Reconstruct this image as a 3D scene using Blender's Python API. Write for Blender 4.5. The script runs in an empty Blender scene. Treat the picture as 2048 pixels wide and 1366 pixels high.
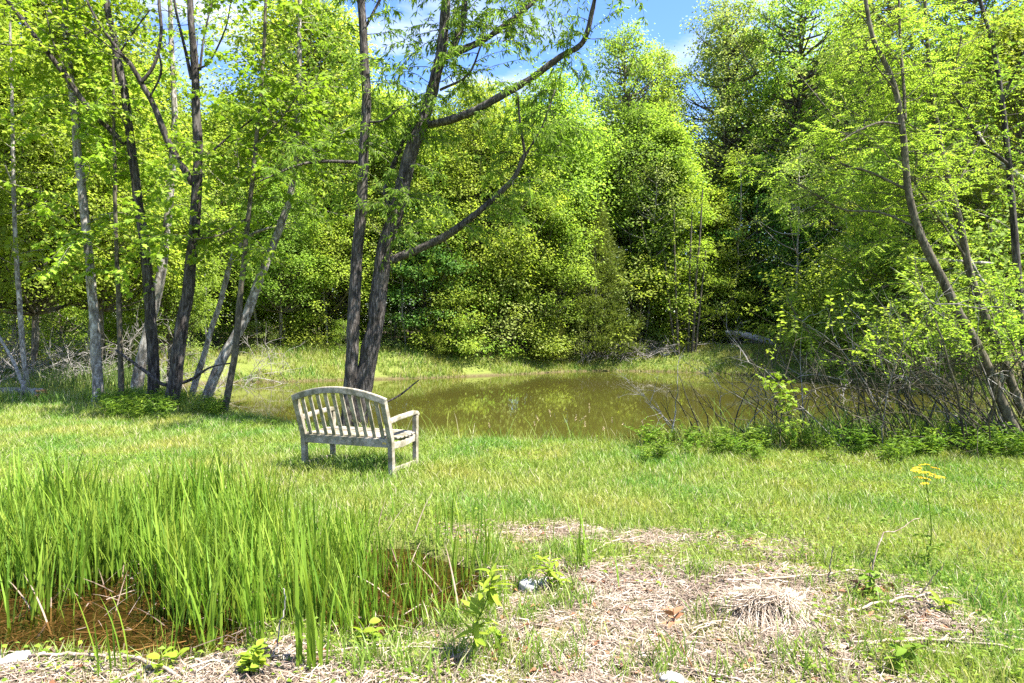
import bpy, bmesh, math, random
import numpy as np
from mathutils import Vector, Matrix

# ------------------------------------------------------------------ camera
F = 1365.33; CX = 1024.0; HY = 660.0; CH = 1.61      # focal length in photo pixels, principal column, horizon row, eye height
scene = bpy.context.scene
C = scene.collection
cam_d = bpy.data.cameras.new('camera'); cam = bpy.data.objects.new('camera', cam_d); C.objects.link(cam)
cam.location = (0, 0, CH); cam.rotation_euler = (math.radians(90), 0, 0)
cam_d.sensor_width = 36; cam_d.lens = 24; cam_d.shift_y = -23 / 2048
cam_d.clip_start = 0.05; cam_d.clip_end = 3000
scene.camera = cam

# ------------------------------------------------------------------ sky, sun, exposure
SUN_EL = math.radians(60); SUN_AZ = math.atan2(0.90, -0.36)     # azimuth from +Y towards +X
world = bpy.data.worlds.new("World"); scene.world = world; world.use_nodes = True
nt = world.node_tree; nt.nodes.clear()
out = nt.nodes.new('ShaderNodeOutputWorld'); bg = nt.nodes.new('ShaderNodeBackground')
sky = nt.nodes.new('ShaderNodeTexSky'); sky.sky_type = 'NISHITA'; sky.sun_disc = False
sky.sun_elevation = SUN_EL; sky.sun_rotation = SUN_AZ; sky.air_density = 1.0; sky.dust_density = 0.6; sky.ozone_density = 1.6
tc = nt.nodes.new('ShaderNodeTexCoord'); sep = nt.nodes.new('ShaderNodeSeparateXYZ')
nt.links.new(tc.outputs['Generated'], sep.inputs[0])
mx = nt.nodes.new('ShaderNodeMath'); mx.operation = 'MAXIMUM'; mx.inputs[1].default_value = 0.06; nt.links.new(sep.outputs['Z'], mx.inputs[0])
cmb = nt.nodes.new('ShaderNodeCombineXYZ')
for ax, k in (('X', 0), ('Y', 1)):
    dv = nt.nodes.new('ShaderNodeMath'); dv.operation = 'DIVIDE'
    nt.links.new(sep.outputs[ax], dv.inputs[0]); nt.links.new(mx.outputs[0], dv.inputs[1]); nt.links.new(dv.outputs[0], cmb.inputs[k])
cn = nt.nodes.new('ShaderNodeTexNoise'); cn.inputs['Scale'].default_value = 1.7; cn.inputs['Detail'].default_value = 7; cn.inputs['Roughness'].default_value = 0.55
nt.links.new(cmb.outputs[0], cn.inputs['Vector'])
cr = nt.nodes.new('ShaderNodeValToRGB'); cr.color_ramp.elements[0].position = 0.47; cr.color_ramp.elements[1].position = 0.74
cr.color_ramp.elements[0].color = (0.10, 0.10, 0.10, 1); cr.color_ramp.elements[1].color = (0.95, 0.95, 0.95, 1)
nt.links.new(cn.outputs['Fac'], cr.inputs[0])
mixc = nt.nodes.new('ShaderNodeMix'); mixc.data_type = 'RGBA'
nt.links.new(cr.outputs[0], mixc.inputs['Factor']); hsv = nt.nodes.new('ShaderNodeHueSaturation'); hsv.inputs['Saturation'].default_value = 1.42; hsv.inputs['Hue'].default_value = 0.516; hsv.inputs["Value"].default_value = 0.80; nt.links.new(sky.outputs[0], hsv.inputs['Color']); nt.links.new(hsv.outputs[0], mixc.inputs[6]); mixc.inputs[7].default_value = (3.0, 3.1, 3.3, 1)
bg.inputs['Strength'].default_value = 0.098
nt.links.new(mixc.outputs[2], bg.inputs[0]); nt.links.new(bg.outputs[0], out.inputs[0])
sd = bpy.data.lights.new('sun', 'SUN'); sd.energy = 4.3; sd.angle = math.radians(0.5); sd.color = (1.0, 0.95, 0.86)
sun = bpy.data.objects.new('sun', sd); C.objects.link(sun)
sdir = Vector((math.sin(SUN_AZ) * math.cos(SUN_EL), math.cos(SUN_AZ) * math.cos(SUN_EL), math.sin(SUN_EL)))
sun.rotation_euler = sdir.to_track_quat('Z', 'Y').to_euler(); sun.location = (20, 5, 30)
vs = scene.view_settings; vs.view_transform = 'Standard'; vs.look = 'None'; vs.exposure = 2.45; vs.gamma = 1; vs.use_curve_mapping = False
cy = scene.cycles
cy.max_bounces = 10; cy.diffuse_bounces = 8; cy.glossy_bounces = 3; cy.transmission_bounces = 6; cy.transparent_max_bounces = 8
cy.caustics_reflective = False; cy.caustics_refractive = False; cy.sample_clamp_indirect = 6
cy.use_denoising = False

# ------------------------------------------------------------------ helpers
RS = np.random.RandomState(7)
def W(px, py, d):
    return np.array([(px - CX) / F * d, d, CH - (py - HY) / F * d])

def _hash(ix, iy, iz):
    h = (ix.astype(np.int64) * 374761393 + iy.astype(np.int64) * 668265263 + iz.astype(np.int64) * 2147483647 // 7) & 0xffffffff
    h = ((h ^ (h >> 13)) * 1274126177) & 0xffffffff
    return ((h ^ (h >> 16)) & 0xffff) / 65535.0
def vnoise(p):
    p = np.asarray(p, float); i = np.floor(p).astype(np.int64); f = p - i; f = f * f * (3 - 2 * f)
    r = 0
    for dx in (0, 1):
        for dy in (0, 1):
            for dz in (0, 1):
                w = (f[..., 0] if dx else 1 - f[..., 0]) * (f[..., 1] if dy else 1 - f[..., 1]) * (f[..., 2] if dz else 1 - f[..., 2])
                r = r + w * _hash(i[..., 0] + dx, i[..., 1] + dy, i[..., 2] + dz)
    return r
def n2(x, y, s, seed=0.0):
    return vnoise(np.stack([np.asarray(x, float) * s + seed, np.asarray(y, float) * s + seed * 1.7, np.zeros_like(np.asarray(x, float)) + seed], -1))
def sstep(a, b, x):
    t = np.clip((np.asarray(x, float) - a) / (b - a), 0, 1); return t * t * (3 - 2 * t)

class Buf:
    def __init__(s): s.v = []; s.q = []; s.t = []; s.n = 0
    def add(s, v, q=None, t=None):
        v = np.asarray(v, float).reshape(-1, 3)
        if q is not None and len(q): s.q.append(np.asarray(q).reshape(-1, 4) + s.n)
        if t is not None and len(t): s.t.append(np.asarray(t).reshape(-1, 3) + s.n)
        s.v.append(v); s.n += len(v)
    def mesh(s, name, mat, smooth=True, off=None):
        V = np.concatenate(s.v) if s.v else np.zeros((0, 3))
        if off is not None: V = V - np.asarray(off)
        Q = np.concatenate(s.q) if s.q else np.zeros((0, 4), int); T = np.concatenate(s.t) if s.t else np.zeros((0, 3), int)
        me = bpy.data.meshes.new(name)
        me.vertices.add(len(V)); me.vertices.foreach_set('co', V.astype(np.float32).ravel())
        nl = Q.size + T.size; me.loops.add(nl)
        me.loops.foreach_set('vertex_index', np.concatenate([Q.ravel(), T.ravel()]).astype(np.int32))
        me.polygons.add(len(Q) + len(T))
        st = np.concatenate([np.arange(len(Q)) * 4, Q.size + np.arange(len(T)) * 3]).astype(np.int32)
        me.polygons.foreach_set('loop_start', st)
        me.update(calc_edges=True); me.validate()
        me.polygons.foreach_set('use_smooth', np.full(len(me.polygons), smooth))
        me.materials.append(mat); return me

def link(name, me, parent=None, loc=None, kind=None):
    o = bpy.data.objects.new(name, me); C.objects.link(o)
    if parent is not None: o.parent = parent
    if loc is not None: o.location = loc
    if kind: o['kind'] = kind
    return o
def tag(o, label, cat, group=None, kind=None):
    o['label'] = label; o['category'] = cat
    if group: o['group'] = group
    if kind: o['kind'] = kind
    return o
def thing(name, label, cat, loc=(0, 0, 0), rz=0.0, group=None, sc=1.0):
    o = bpy.data.objects.new(name, None); C.objects.link(o); o.empty_display_size = 0.2
    o.location = loc; o.rotation_euler = (0, 0, rz); o.scale = (sc, sc, sc) if np.isscalar(sc) else sc
    return tag(o, label, cat, group)

def crom(P, n):
    P = np.asarray(P, float); m = len(P)
    if m == 2:
        t = np.linspace(0, 1, n)[:, None]; return P[0] * (1 - t) + P[1] * t
    E = np.vstack([2 * P[0] - P[1], P, 2 * P[-1] - P[-2]])
    u = np.linspace(0, m - 1, n); i = np.minimum(u.astype(int), m - 2); t = (u - i)[:, None]
    a, b, c, d = E[i], E[i + 1], E[i + 2], E[i + 3]
    return 0.5 * (2 * b + (c - a) * t + (2 * a - 5 * b + 4 * c - d) * t ** 2 + (3 * b - a - 3 * c + d) * t ** 3)
def tube(buf, P, R, k=6, bark=0.0, bscale=16.0, cap=True):
    P = np.asarray(P, float); n = len(P); R = np.broadcast_to(np.asarray(R, float), (n,))
    T = np.gradient(P, axis=0); T /= np.linalg.norm(T, axis=1)[:, None] + 1e-9
    m = T.mean(0)
    ref = np.array([0.13, 1, 0.07]) if abs(m[1]) < 0.8 * np.linalg.norm(m) + 1e-9 else np.array([0.1, 0.1, 1.0])
    A = np.cross(T, ref); A /= np.linalg.norm(A, axis=1)[:, None] + 1e-9; B = np.cross(T, A)
    a = np.linspace(0, 2 * np.pi, k, endpoint=False)
    D = A[:, None] * np.cos(a)[None, :, None] + B[:, None] * np.sin(a)[None, :, None]
    V = P[:, None] + D * R[:, None, None]
    if bark:
        q = V * np.array([bscale, bscale, bscale * 0.16])
        r = 1 - np.abs(2 * vnoise(q) - 1)
        r2 = vnoise(V * 3.0) - 0.5
        V = V + D * (R[:, None] * (bark * (r - 0.6) + 0.25 * r2 * min(1, bark * 4)))[..., None]
    i = np.arange(n - 1)[:, None] * k + np.arange(k)[None]; j = np.arange(n - 1)[:, None] * k + (np.arange(k)[None] + 1) % k
    q = np.stack([i, j, j + k, i + k], -1).reshape(-1, 4)
    V = V.reshape(-1, 3); t = None
    if cap:
        V = np.vstack([V, P[-1:] + T[-1] * R[-1] * 0.3, P[:1]]); e = n * k; b0 = (n - 1) * k
        t = [[b0 + x, b0 + (x + 1) % k, e] for x in range(k)] + [[(x + 1) % k, x, e + 1] for x in range(k)]
    buf.add(V, q, t)

def unit(v): return v / (np.linalg.norm(v, axis=-1, keepdims=True) + 1e-9)
def leaves(buf, P, AX, N, L, Wd, fold=0.18):
    """kite-shaped leaves: base at P, along AX, face normal about N"""
    P = np.asarray(P); n = len(P); AX = unit(AX); S = unit(np.cross(AX, N)); N = np.cross(S, AX)
    L = np.broadcast_to(L, (n,))[:, None]; Wd = np.broadcast_to(Wd, (n,))[:, None]
    m = P + AX * L * 0.42
    V = np.stack([P, m + S * Wd * .5 + N * Wd * fold, P + AX * L - N * L * 0.12, m - S * Wd * .5 + N * Wd * fold], 1).reshape(-1, 3)
    buf.add(V, np.arange(n * 4).reshape(-1, 4))
def lobed(buf, P, AX, N, L):
    """five-lobed broad leaves (ten vertices each)"""
    n = len(P); AX = unit(AX); S = unit(np.cross(AX, N)); N = np.cross(S, AX); L = np.broadcast_to(L, (n,))[:, None]
    out = [(0, 0), (.42, .12), (.30, .34), (.5, .58), (.2, .62), (0, 1.0), (-.2, .62), (-.5, .58), (-.30, .34), (-.42, .12)]
    V = np.stack([P + S * L * a + AX * L * b - N * L * (0.25 * b * b - 0.15 * abs(a)) for a, b in out], 1).reshape(-1, 3)
    k = np.arange(n)[:, None] * 10
    q = np.concatenate([k + np.array([[0, 1, 2, 8]]), k + np.array([[2, 4, 6, 8]])]); t = np.concatenate([k + np.array([[0, 8, 9]]), k + np.array([[2, 3, 4]]), k + np.array([[4, 5, 6]]), k + np.array([[6, 7, 8]])])
    buf.add(V, q, t)
def blades(buf, P, H, Wd, lean, rs, segs=2):
    n = len(P)
    if n == 0: return
    a = rs.uniform(0, 2 * np.pi, n); b = rs.uniform(0, 2 * np.pi, n)
    U = np.stack([np.cos(a), np.sin(a), 0 * a], -1) * (np.broadcast_to(Wd, (n,)) * .5)[:, None]
    Ld = np.stack([np.cos(b), np.sin(b), 0 * b], -1) * (rs.uniform(.2, 1, n) * lean * H)[:, None]
    up = np.array([0, 0, 1.0]) * np.broadcast_to(H, (n,))[:, None]
    rows = []
    for s in range(segs):
        t = s / segs; w = 1 - 0.35 * t
        c = P + up * (t * (1 - .15 * t)) + Ld * t * t
        rows += [c - U * w, c + U * w]
    rows.append(P + up * .88 + Ld)
    V = np.stack(rows, 1).reshape(-1, 3); m = 2 * segs + 1; k = np.arange(n)[:, None] * m
    q = np.concatenate([k + np.array([[2 * s, 2 * s + 1, 2 * s + 3, 2 * s + 2]]) for s in range(segs - 1)]) if segs > 1 else None
    buf.add(V, q, k + np.array([[2 * segs - 2, 2 * segs - 1, 2 * segs]]))

# ------------------------------------------------------------------ materials
def newmat(name):
    m = bpy.data.materials.new(name); m.use_nodes = True; t = m.node_tree; t.nodes.clear()
    o = t.nodes.new('ShaderNodeOutputMaterial'); return m, t, o
def nd(t, ty, **kw):
    n = t.nodes.new(ty)
    for k, v in kw.items():
        if k in ('operation', 'data_type', 'blend_type', 'attribute_name', 'noise_dimensions'): setattr(n, k, v)
        else: n.inputs[k].default_value = v
    return n
def ramp(t, stops, src):
    r = t.nodes.new('ShaderNodeValToRGB'); e = r.color_ramp.elements
    e[0].position, e[0].color = stops[0][0], (*stops[0][1], 1); e[1].position, e[1].color = stops[-1][0], (*stops[-1][1], 1)
    for p, c in stops[1:-1]:
        x = e.new(p); x.color = (*c, 1)
    t.links.new(src, r.inputs[0]); return r
def mixcol(t, fac, a, b, bt='MIX'):
    m = nd(t, 'ShaderNodeMix', data_type='RGBA', blend_type=bt)
    for s, v in ((m.inputs['Factor'], fac), (m.inputs[6], a), (m.inputs[7], b)):
        if isinstance(v, (float, int)): s.default_value = v
        elif isinstance(v, tuple): s.default_value = (*v, 1)
        else: t.links.new(v, s)
    return m.outputs[2]
def leafmat(name, c0, c1, c2, trans=0.42, hue=0.02, patch=0.0, gloss=0.6):
    m, t, o = newmat(name)
    g = t.nodes.new('ShaderNodeNewGeometry'); oi = t.nodes.new('ShaderNodeObjectInfo')
    col = ramp(t, [(0, c0), (0.5, c1), (1, c2)], g.outputs['Random Per Island']).outputs[0]
    hs = t.nodes.new('ShaderNodeHueSaturation')
    mr = nd(t, 'ShaderNodeMapRange', **{'To Min': 0.5 - hue * .5, 'To Max': 0.5 + hue * .7}); t.links.new(oi.outputs['Random'], mr.inputs[0]); t.links.new(mr.outputs[0], hs.inputs['Hue'])
    ml = nd(t, 'ShaderNodeMath', operation='MULTIPLY'); ml.inputs[1].default_value = 7.31; t.links.new(oi.outputs['Random'], ml.inputs[0])
    fr = nd(t, 'ShaderNodeMath', operation='FRACT'); t.links.new(ml.outputs[0], fr.inputs[0])
    mv = nd(t, 'ShaderNodeMapRange', **{'To Min': 0.82, 'To Max': 1.18}); t.links.new(fr.outputs[0], mv.inputs[0]); t.links.new(mv.outputs[0], hs.inputs['Value'])
    t.links.new(col, hs.inputs['Color']); c = hs.outputs[0]
    p = nd(t, 'ShaderNodeBsdfPrincipled', **{'Roughness': gloss, 'Specular IOR Level': 0.2}); t.links.new(c, p.inputs['Base Color'])
    tr = t.nodes.new('ShaderNodeBsdfTranslucent')
    tcx = mixcol(t, 1.0, c, (1.04, 1.1, 0.62), 'MULTIPLY'); t.links.new(tcx, tr.inputs[0])
    ms = t.nodes.new('ShaderNodeMixShader'); ms.inputs[0].default_value = trans
    t.links.new(p.outputs[0], ms.inputs[1]); t.links.new(tr.outputs[0], ms.inputs[2]); t.links.new(ms.outputs[0], o.inputs[0]); return m
def barkmat(name, dark, mid, light, sc=(14, 14, 2.2), bump=0.6, lich=0.25):
    m, t, o = newmat(name); c = t.nodes.new('ShaderNodeTexCoord')
    mp = t.nodes.new('ShaderNodeMapping'); mp.inputs['Scale'].default_value = sc; t.links.new(c.outputs['Object'], mp.inputs[0])
    a = nd(t, 'ShaderNodeTexNoise', Scale=1.6, Detail=8.0, Roughness=0.68, Distortion=0.8); t.links.new(mp.outputs[0], a.inputs['Vector'])
    b = nd(t, 'ShaderNodeTexNoise', Scale=2.2, Detail=5.0, Roughness=0.6); t.links.new(c.outputs['Object'], b.inputs['Vector'])
    r = ramp(t, [(0.36, dark), (0.5, mid), (0.64, light)], a.outputs['Fac'])
    r2 = ramp(t, [(0.5, (0, 0, 0)), (0.68, (1, 1, 1))], b.outputs['Fac'])
    f = nd(t, 'ShaderNodeMath', operation='MULTIPLY'); f.inputs[1].default_value = lich; t.links.new(r2.outputs[0], f.inputs[0])
    col = mixcol(t, f.outputs[0], r.outputs[0], (light[0] * 1.2, light[1] * 1.25, light[2] * 1.1))
    p = nd(t, 'ShaderNodeBsdfPrincipled', **{'Roughness': 0.9, 'Specular IOR Level': 0.2}); t.links.new(col, p.inputs['Base Color'])
    bp = nd(t, 'ShaderNodeBump', Strength=bump, Distance=0.03); t.links.new(a.outputs['Fac'], bp.inputs['Height']); t.links.new(bp.outputs[0], p.inputs['Normal'])
    t.links.new(p.outputs[0], o.inputs[0]); return m
def plain(name, c, rough=0.8, var=0.3, sc=8.0, island=False):
    m, t, o = newmat(name); tcx = t.nodes.new('ShaderNodeTexCoord')
    if island: src = t.nodes.new('ShaderNodeNewGeometry').outputs['Random Per Island']
    else:
        n = nd(t, 'ShaderNodeTexNoise', Scale=sc, Detail=6.0, Roughness=0.65); t.links.new(tcx.outputs['Object'], n.inputs['Vector']); src = n.outputs['Fac']
    lo, hi = (0, 1) if island else (0.3, 0.7)
    r = ramp(t, [(lo, tuple(x * (1 - var) for x in c)), (hi, tuple(x * (1 + var) for x in c))], src)
    p = nd(t, 'ShaderNodeBsdfPrincipled', **{'Roughness': rough, 'Specular IOR Level': 0.25}); t.links.new(r.outputs[0], p.inputs['Base Color'])
    t.links.new(p.outputs[0], o.inputs[0]); return m

M = {}
M['leaf_lime'] = leafmat('leaf_lime', (0.185, 0.260, 0.030), (0.270, 0.350, 0.045), (0.370, 0.435, 0.085), trans=.65)
M['leaf_mid'] = leafmat('leaf_mid', (.145, .23, .03), (.215, .31, .042), (.30, .385, .08), trans=.65)
M['leaf_dark'] = leafmat('leaf_dark', (.065, .165, .03), (.11, .23, .04), (.17, .29, .06), hue=0.01, trans=.56)
M['leaf_pale'] = leafmat('leaf_pale', (0.175, 0.239, 0.058), (0.249, 0.318, 0.074), (0.360, 0.408, 0.138), trans=.56)
M['leaf_willow'] = leafmat('leaf_willow', (.14, .23, .024), (.205, .315, .035), (.30, .40, .075), trans=.65)
M['leaf_big'] = leafmat('leaf_big', (.165, .25, .02), (.235, .325, .028), (.32, .40, .05), trans=0.5)
M['leaf_cedar'] = leafmat('leaf_cedar', (0.106, 0.133, 0.021), (0.159, 0.191, 0.032), (0.233, 0.254, 0.053), trans=0.35)
M['herb'] = leafmat('herb', (0.088, 0.163, 0.016), (0.141, 0.233, 0.023), (0.211, 0.295, 0.037))
M['reed'] = leafmat('reed', (.062, .135, .012), (.15, .25, .022), (.25, .325, .042), trans=0.45)
M['reed_far'] = leafmat('reed_far', (.10, .16, .03), (.15, .21, .045), (.24, .25, .09))
M['straw'] = leafmat('straw', (0.150, 0.110, 0.079), (0.299, 0.238, 0.180), (0.484, 0.422, 0.352), trans=0.15, hue=0.0)
M['straw_dark'] = leafmat('straw_dark', (0.079, 0.055, 0.040), (0.167, 0.119, 0.086), (0.282, 0.220, 0.176), trans=0.1, hue=0.0)
M['bark_willow'] = barkmat('bark_willow', (.010, .008, .007), (.045, .038, .033), (.16, .142, .13), bump=1.0, sc=(20, 20, 3.2))
M['bark_dark'] = barkmat('bark_dark', (.010, .008, .007), (.036, .03, .027), (.13, .115, .105), bump=0.8)
M['bark_pale'] = barkmat('bark_pale', (.05, .043, .035), (.17, .15, .13), (.40, .38, .355), sc=(9, 9, 4), bump=0.3)
M['bark_young'] = barkmat('bark_young', (.03, .026, .018), (.07, .06, .042), (.145, .13, .095), sc=(12, 12, 5), bump=0.3)
M['bark_far'] = barkmat('bark_far', (.03, .025, .02), (.09, .078, .062), (.20, .18, .15), sc=(6, 6, 1.2), bump=0.3)
M['deadwood'] = barkmat('deadwood', (0.097, 0.084, 0.075), (0.211, 0.194, 0.176), (0.361, 0.339, 0.321), sc=(10, 10, 10), bump=0.3, lich=0.1)
M['logwood'] = barkmat('logwood', (.20, .18, .16), (.40, .37, .34), (.60, .57, .54), sc=(8, 8, 8), bump=0.3, lich=0.1)
M['stick'] = barkmat('stick', (.12, .085, .06), (.26, .20, .15), (.42, .36, .30), sc=(16, 16, 16), bump=0.2, lich=0.1)

# grass: patches of yellower and greener blades
def grassmat(name, a, b, c, dry, dry_amt):
    m, t, o = newmat(name); g = t.nodes.new('ShaderNodeNewGeometry'); tcx = t.nodes.new('ShaderNodeTexCoord')
    col = ramp(t, [(0, a), (0.5, b), (1, c)], g.outputs['Random Per Island']).outputs[0]
    n = nd(t, 'ShaderNodeTexNoise', Scale=0.9, Detail=3.0); t.links.new(tcx.outputs['Object'], n.inputs['Vector'])
    r = ramp(t, [(0.34, (0.58, 0.86, 0.7)), (0.5, (0.98, 1.0, 1.0)), (0.66, (1.34, 1.06, 1.3))], n.outputs['Fac'])
    col = mixcol(t, 1.0, col, r.outputs[0], 'MULTIPLY')
    ml = nd(t, 'ShaderNodeMath', operation='MULTIPLY'); ml.inputs[1].default_value = 13.7; t.links.new(g.outputs['Random Per Island'], ml.inputs[0])
    fr = nd(t, 'ShaderNodeMath', operation='FRACT'); t.links.new(ml.outputs[0], fr.inputs[0])
    lt = nd(t, 'ShaderNodeMath', operation='LESS_THAN'); lt.inputs[1].default_value = dry_amt; t.links.new(fr.outputs[0], lt.inputs[0])
    col = mixcol(t, lt.outputs[0], col, dry)
    p = nd(t, 'ShaderNodeBsdfPrincipled', **{'Roughness': 0.5, 'Specular IOR Level': 0.35}); t.links.new(col, p.inputs['Base Color'])
    tr = t.nodes.new('ShaderNodeBsdfTranslucent'); t.links.new(mixcol(t, 1.0, col, (1.08, 1.1, .65), 'MULTIPLY'), tr.inputs[0])
    ms = t.nodes.new('ShaderNodeMixShader'); ms.inputs[0].default_value = 0.4
    t.links.new(p.outputs[0], ms.inputs[1]); t.links.new(tr.outputs[0], ms.inputs[2]); t.links.new(ms.outputs[0], o.inputs[0]); return m
M['lawn'] = grassmat('lawn', (0.132, 0.207, 0.026), (0.198, 0.277, 0.040), (0.290, 0.352, 0.070), (0.422, 0.378, 0.238), 0.09)
M['lawn_dry'] = grassmat('lawn_dry', (0.150, 0.185, 0.031), (0.220, 0.246, 0.048), (0.299, 0.308, 0.088), (0.405, 0.343, 0.238), 0.25)
M['bank_grass'] = grassmat('bank_grass', (0.123, 0.185, 0.021), (0.185, 0.251, 0.032), (0.273, 0.308, 0.066), (0.317, 0.264, 0.150), 0.12)

# ground: one sheet, soil / lawn thatch / straw litter / mud / forest litter and mound hollow shade by attribute
def groundmat():
    m, t, o = newmat('ground'); c = t.nodes.new('ShaderNodeTexCoord')
    def at(n): return nd(t, 'ShaderNodeAttribute', attribute_name=n).outputs['Fac']
    n1 = nd(t, 'ShaderNodeTexNoise', Scale=30.0, Detail=8.0, Roughness=0.75); t.links.new(c.outputs['Object'], n1.inputs['Vector'])
    n2_ = nd(t, 'ShaderNodeTexNoise', Scale=4.0, Detail=6.0, Roughness=0.65); t.links.new(c.outputs['Object'], n2_.inputs['Vector'])
    lawn = ramp(t, [(0.3, (.055, .075, .016)), (0.5, (.11, .14, .025)), (0.7, (.22, .21, .08))], n1.outputs['Fac']).outputs[0]
    straw = ramp(t, [(0.3, (.07, .045, .032)), (0.5, (.20, .145, .105)), (0.68, (.40, .325, .26))], n1.outputs['Fac']).outputs[0]
    moss = ramp(t, [(0.3, (.12, .13, .025)), (0.7, (.30, .31, .08))], n1.outputs['Fac']).outputs[0]
    rm = ramp(t, [(0.44, (0, 0, 0)), (0.58, (1, 1, 1))], n2_.outputs['Fac']).outputs[0]
    straw = mixcol(t, rm, straw, moss)
    mud = ramp(t, [(0.3, (.014, .009, .005)), (0.5, (.05, .036, .019)), (0.7, (.12, .082, .042))], n1.outputs['Fac']).outputs[0]
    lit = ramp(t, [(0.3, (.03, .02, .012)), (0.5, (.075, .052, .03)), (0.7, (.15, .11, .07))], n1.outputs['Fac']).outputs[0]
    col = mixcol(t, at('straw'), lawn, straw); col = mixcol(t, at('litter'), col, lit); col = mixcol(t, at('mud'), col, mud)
    p = nd(t, 'ShaderNodeBsdfPrincipled', **{'Roughness': 0.95, 'Specular IOR Level': 0.15}); t.links.new(col, p.inputs['Base Color'])
    bp = nd(t, 'ShaderNodeBump', Strength=0.8, Distance=0.03); t.links.new(n1.outputs['Fac'], bp.inputs['Height']); t.links.new(bp.outputs[0], p.inputs['Normal'])
    t.links.new(p.outputs[0], o.inputs[0]); return m
M['ground'] = groundmat()
def pondmat():
    m, t, o = newmat('pond_water'); c = t.nodes.new('ShaderNodeTexCoord')
    mp = t.nodes.new('ShaderNodeMapping'); mp.inputs['Scale'].default_value = (2.2, 5.0, 1); t.links.new(c.outputs['Object'], mp.inputs[0])
    n = nd(t, 'ShaderNodeTexNoise', Scale=1.2, Detail=4.0, Roughness=0.5); t.links.new(mp.outputs[0], n.inputs['Vector'])
    bp = nd(t, 'ShaderNodeBump', Strength=0.008, Distance=0.05); t.links.new(n.outputs['Fac'], bp.inputs['Height'])
    p = nd(t, 'ShaderNodeBsdfPrincipled', **{'Base Color': (.048, .046, .009, 1), 'Roughness': 0.02, 'IOR': 1.33}); t.links.new(bp.outputs[0], p.inputs['Normal'])
    t.links.new(p.outputs[0], o.inputs[0]); return m
M['pond'] = pondmat()
def puddlemat():
    m, t, o = newmat('puddle_water'); c = t.nodes.new('ShaderNodeTexCoord')
    n = nd(t, 'ShaderNodeTexNoise', Scale=14.0, Detail=3.0); t.links.new(c.outputs['Object'], n.inputs['Vector'])
    bp = nd(t, 'ShaderNodeBump', Strength=0.05, Distance=0.02); t.links.new(n.outputs['Fac'], bp.inputs['Height'])
    fr = nd(t, 'ShaderNodeFresnel', IOR=1.33); t.links.new(bp.outputs[0], fr.inputs['Normal'])
    tr = t.nodes.new('ShaderNodeBsdfTransparent'); tr.inputs[0].default_value = (.66, .54, .36, 1)
    gl = nd(t, 'ShaderNodeBsdfGlossy', Roughness=0.03); t.links.new(bp.outputs[0], gl.inputs['Normal'])
    ms = t.nodes.new('ShaderNodeMixShader'); t.links.new(fr.outputs[0], ms.inputs[0]); t.links.new(tr.outputs[0], ms.inputs[1]); t.links.new(gl.outputs[0], ms.inputs[2])
    t.links.new(ms.outputs[0], o.inputs[0]); return m
M['puddle'] = puddlemat()
def woodmat():
    m, t, o = newmat('weathered_wood'); c = t.nodes.new('ShaderNodeTexCoord')
    n = nd(t, 'ShaderNodeTexNoise', Scale=22.0, Detail=8.0, Roughness=0.7); t.links.new(c.outputs['Object'], n.inputs['Vector'])
    b = nd(t, 'ShaderNodeTexNoise', Scale=6.0, Detail=8.0, Roughness=0.72); t.links.new(c.outputs['Object'], b.inputs['Vector'])
    r = ramp(t, [(0.3, (.165, .138, .105)), (0.5, (.29, .258, .208)), (0.7, (.40, .365, .315))], n.outputs['Fac'])
    l = ramp(t, [(0.44, (0, 0, 0)), (0.6, (.78, .78, .78))], b.outputs['Fac'])
    col = mixcol(t, l.outputs[0], r.outputs[0], (.085, .08, .038))
    p = nd(t, 'ShaderNodeBsdfPrincipled', **{'Roughness': 0.85, 'Specular IOR Level': 0.2}); t.links.new(col, p.inputs['Base Color'])
    bp = nd(t, 'ShaderNodeBump', Strength=0.35, Distance=0.004); t.links.new(n.outputs['Fac'], bp.inputs['Height']); t.links.new(bp.outputs[0], p.inputs['Normal'])
    t.links.new(p.outputs[0], o.inputs[0]); return m
M['wood'] = woodmat()
M['stone'] = plain('stone', (0.317, 0.308, 0.295), 0.85, 0.3, 14.0)
M['brass'] = plain('brass', (.42, .30, .08), 0.45, 0.2, 30.0)
M['flower'] = plain('flower', (.75, .52, .02), 0.6, 0.2, island=True)
M['rawwood'] = plain('rawwood', (.55, .25, .09), 0.8, 0.35, 20.0)
M['brown_leaf'] = plain('brown_leaf', (.24, .11, .055), 0.7, 0.4, island=True)
M['seed'] = plain('seed', (.42, .33, .19), 0.8, 0.3, island=True)

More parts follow.
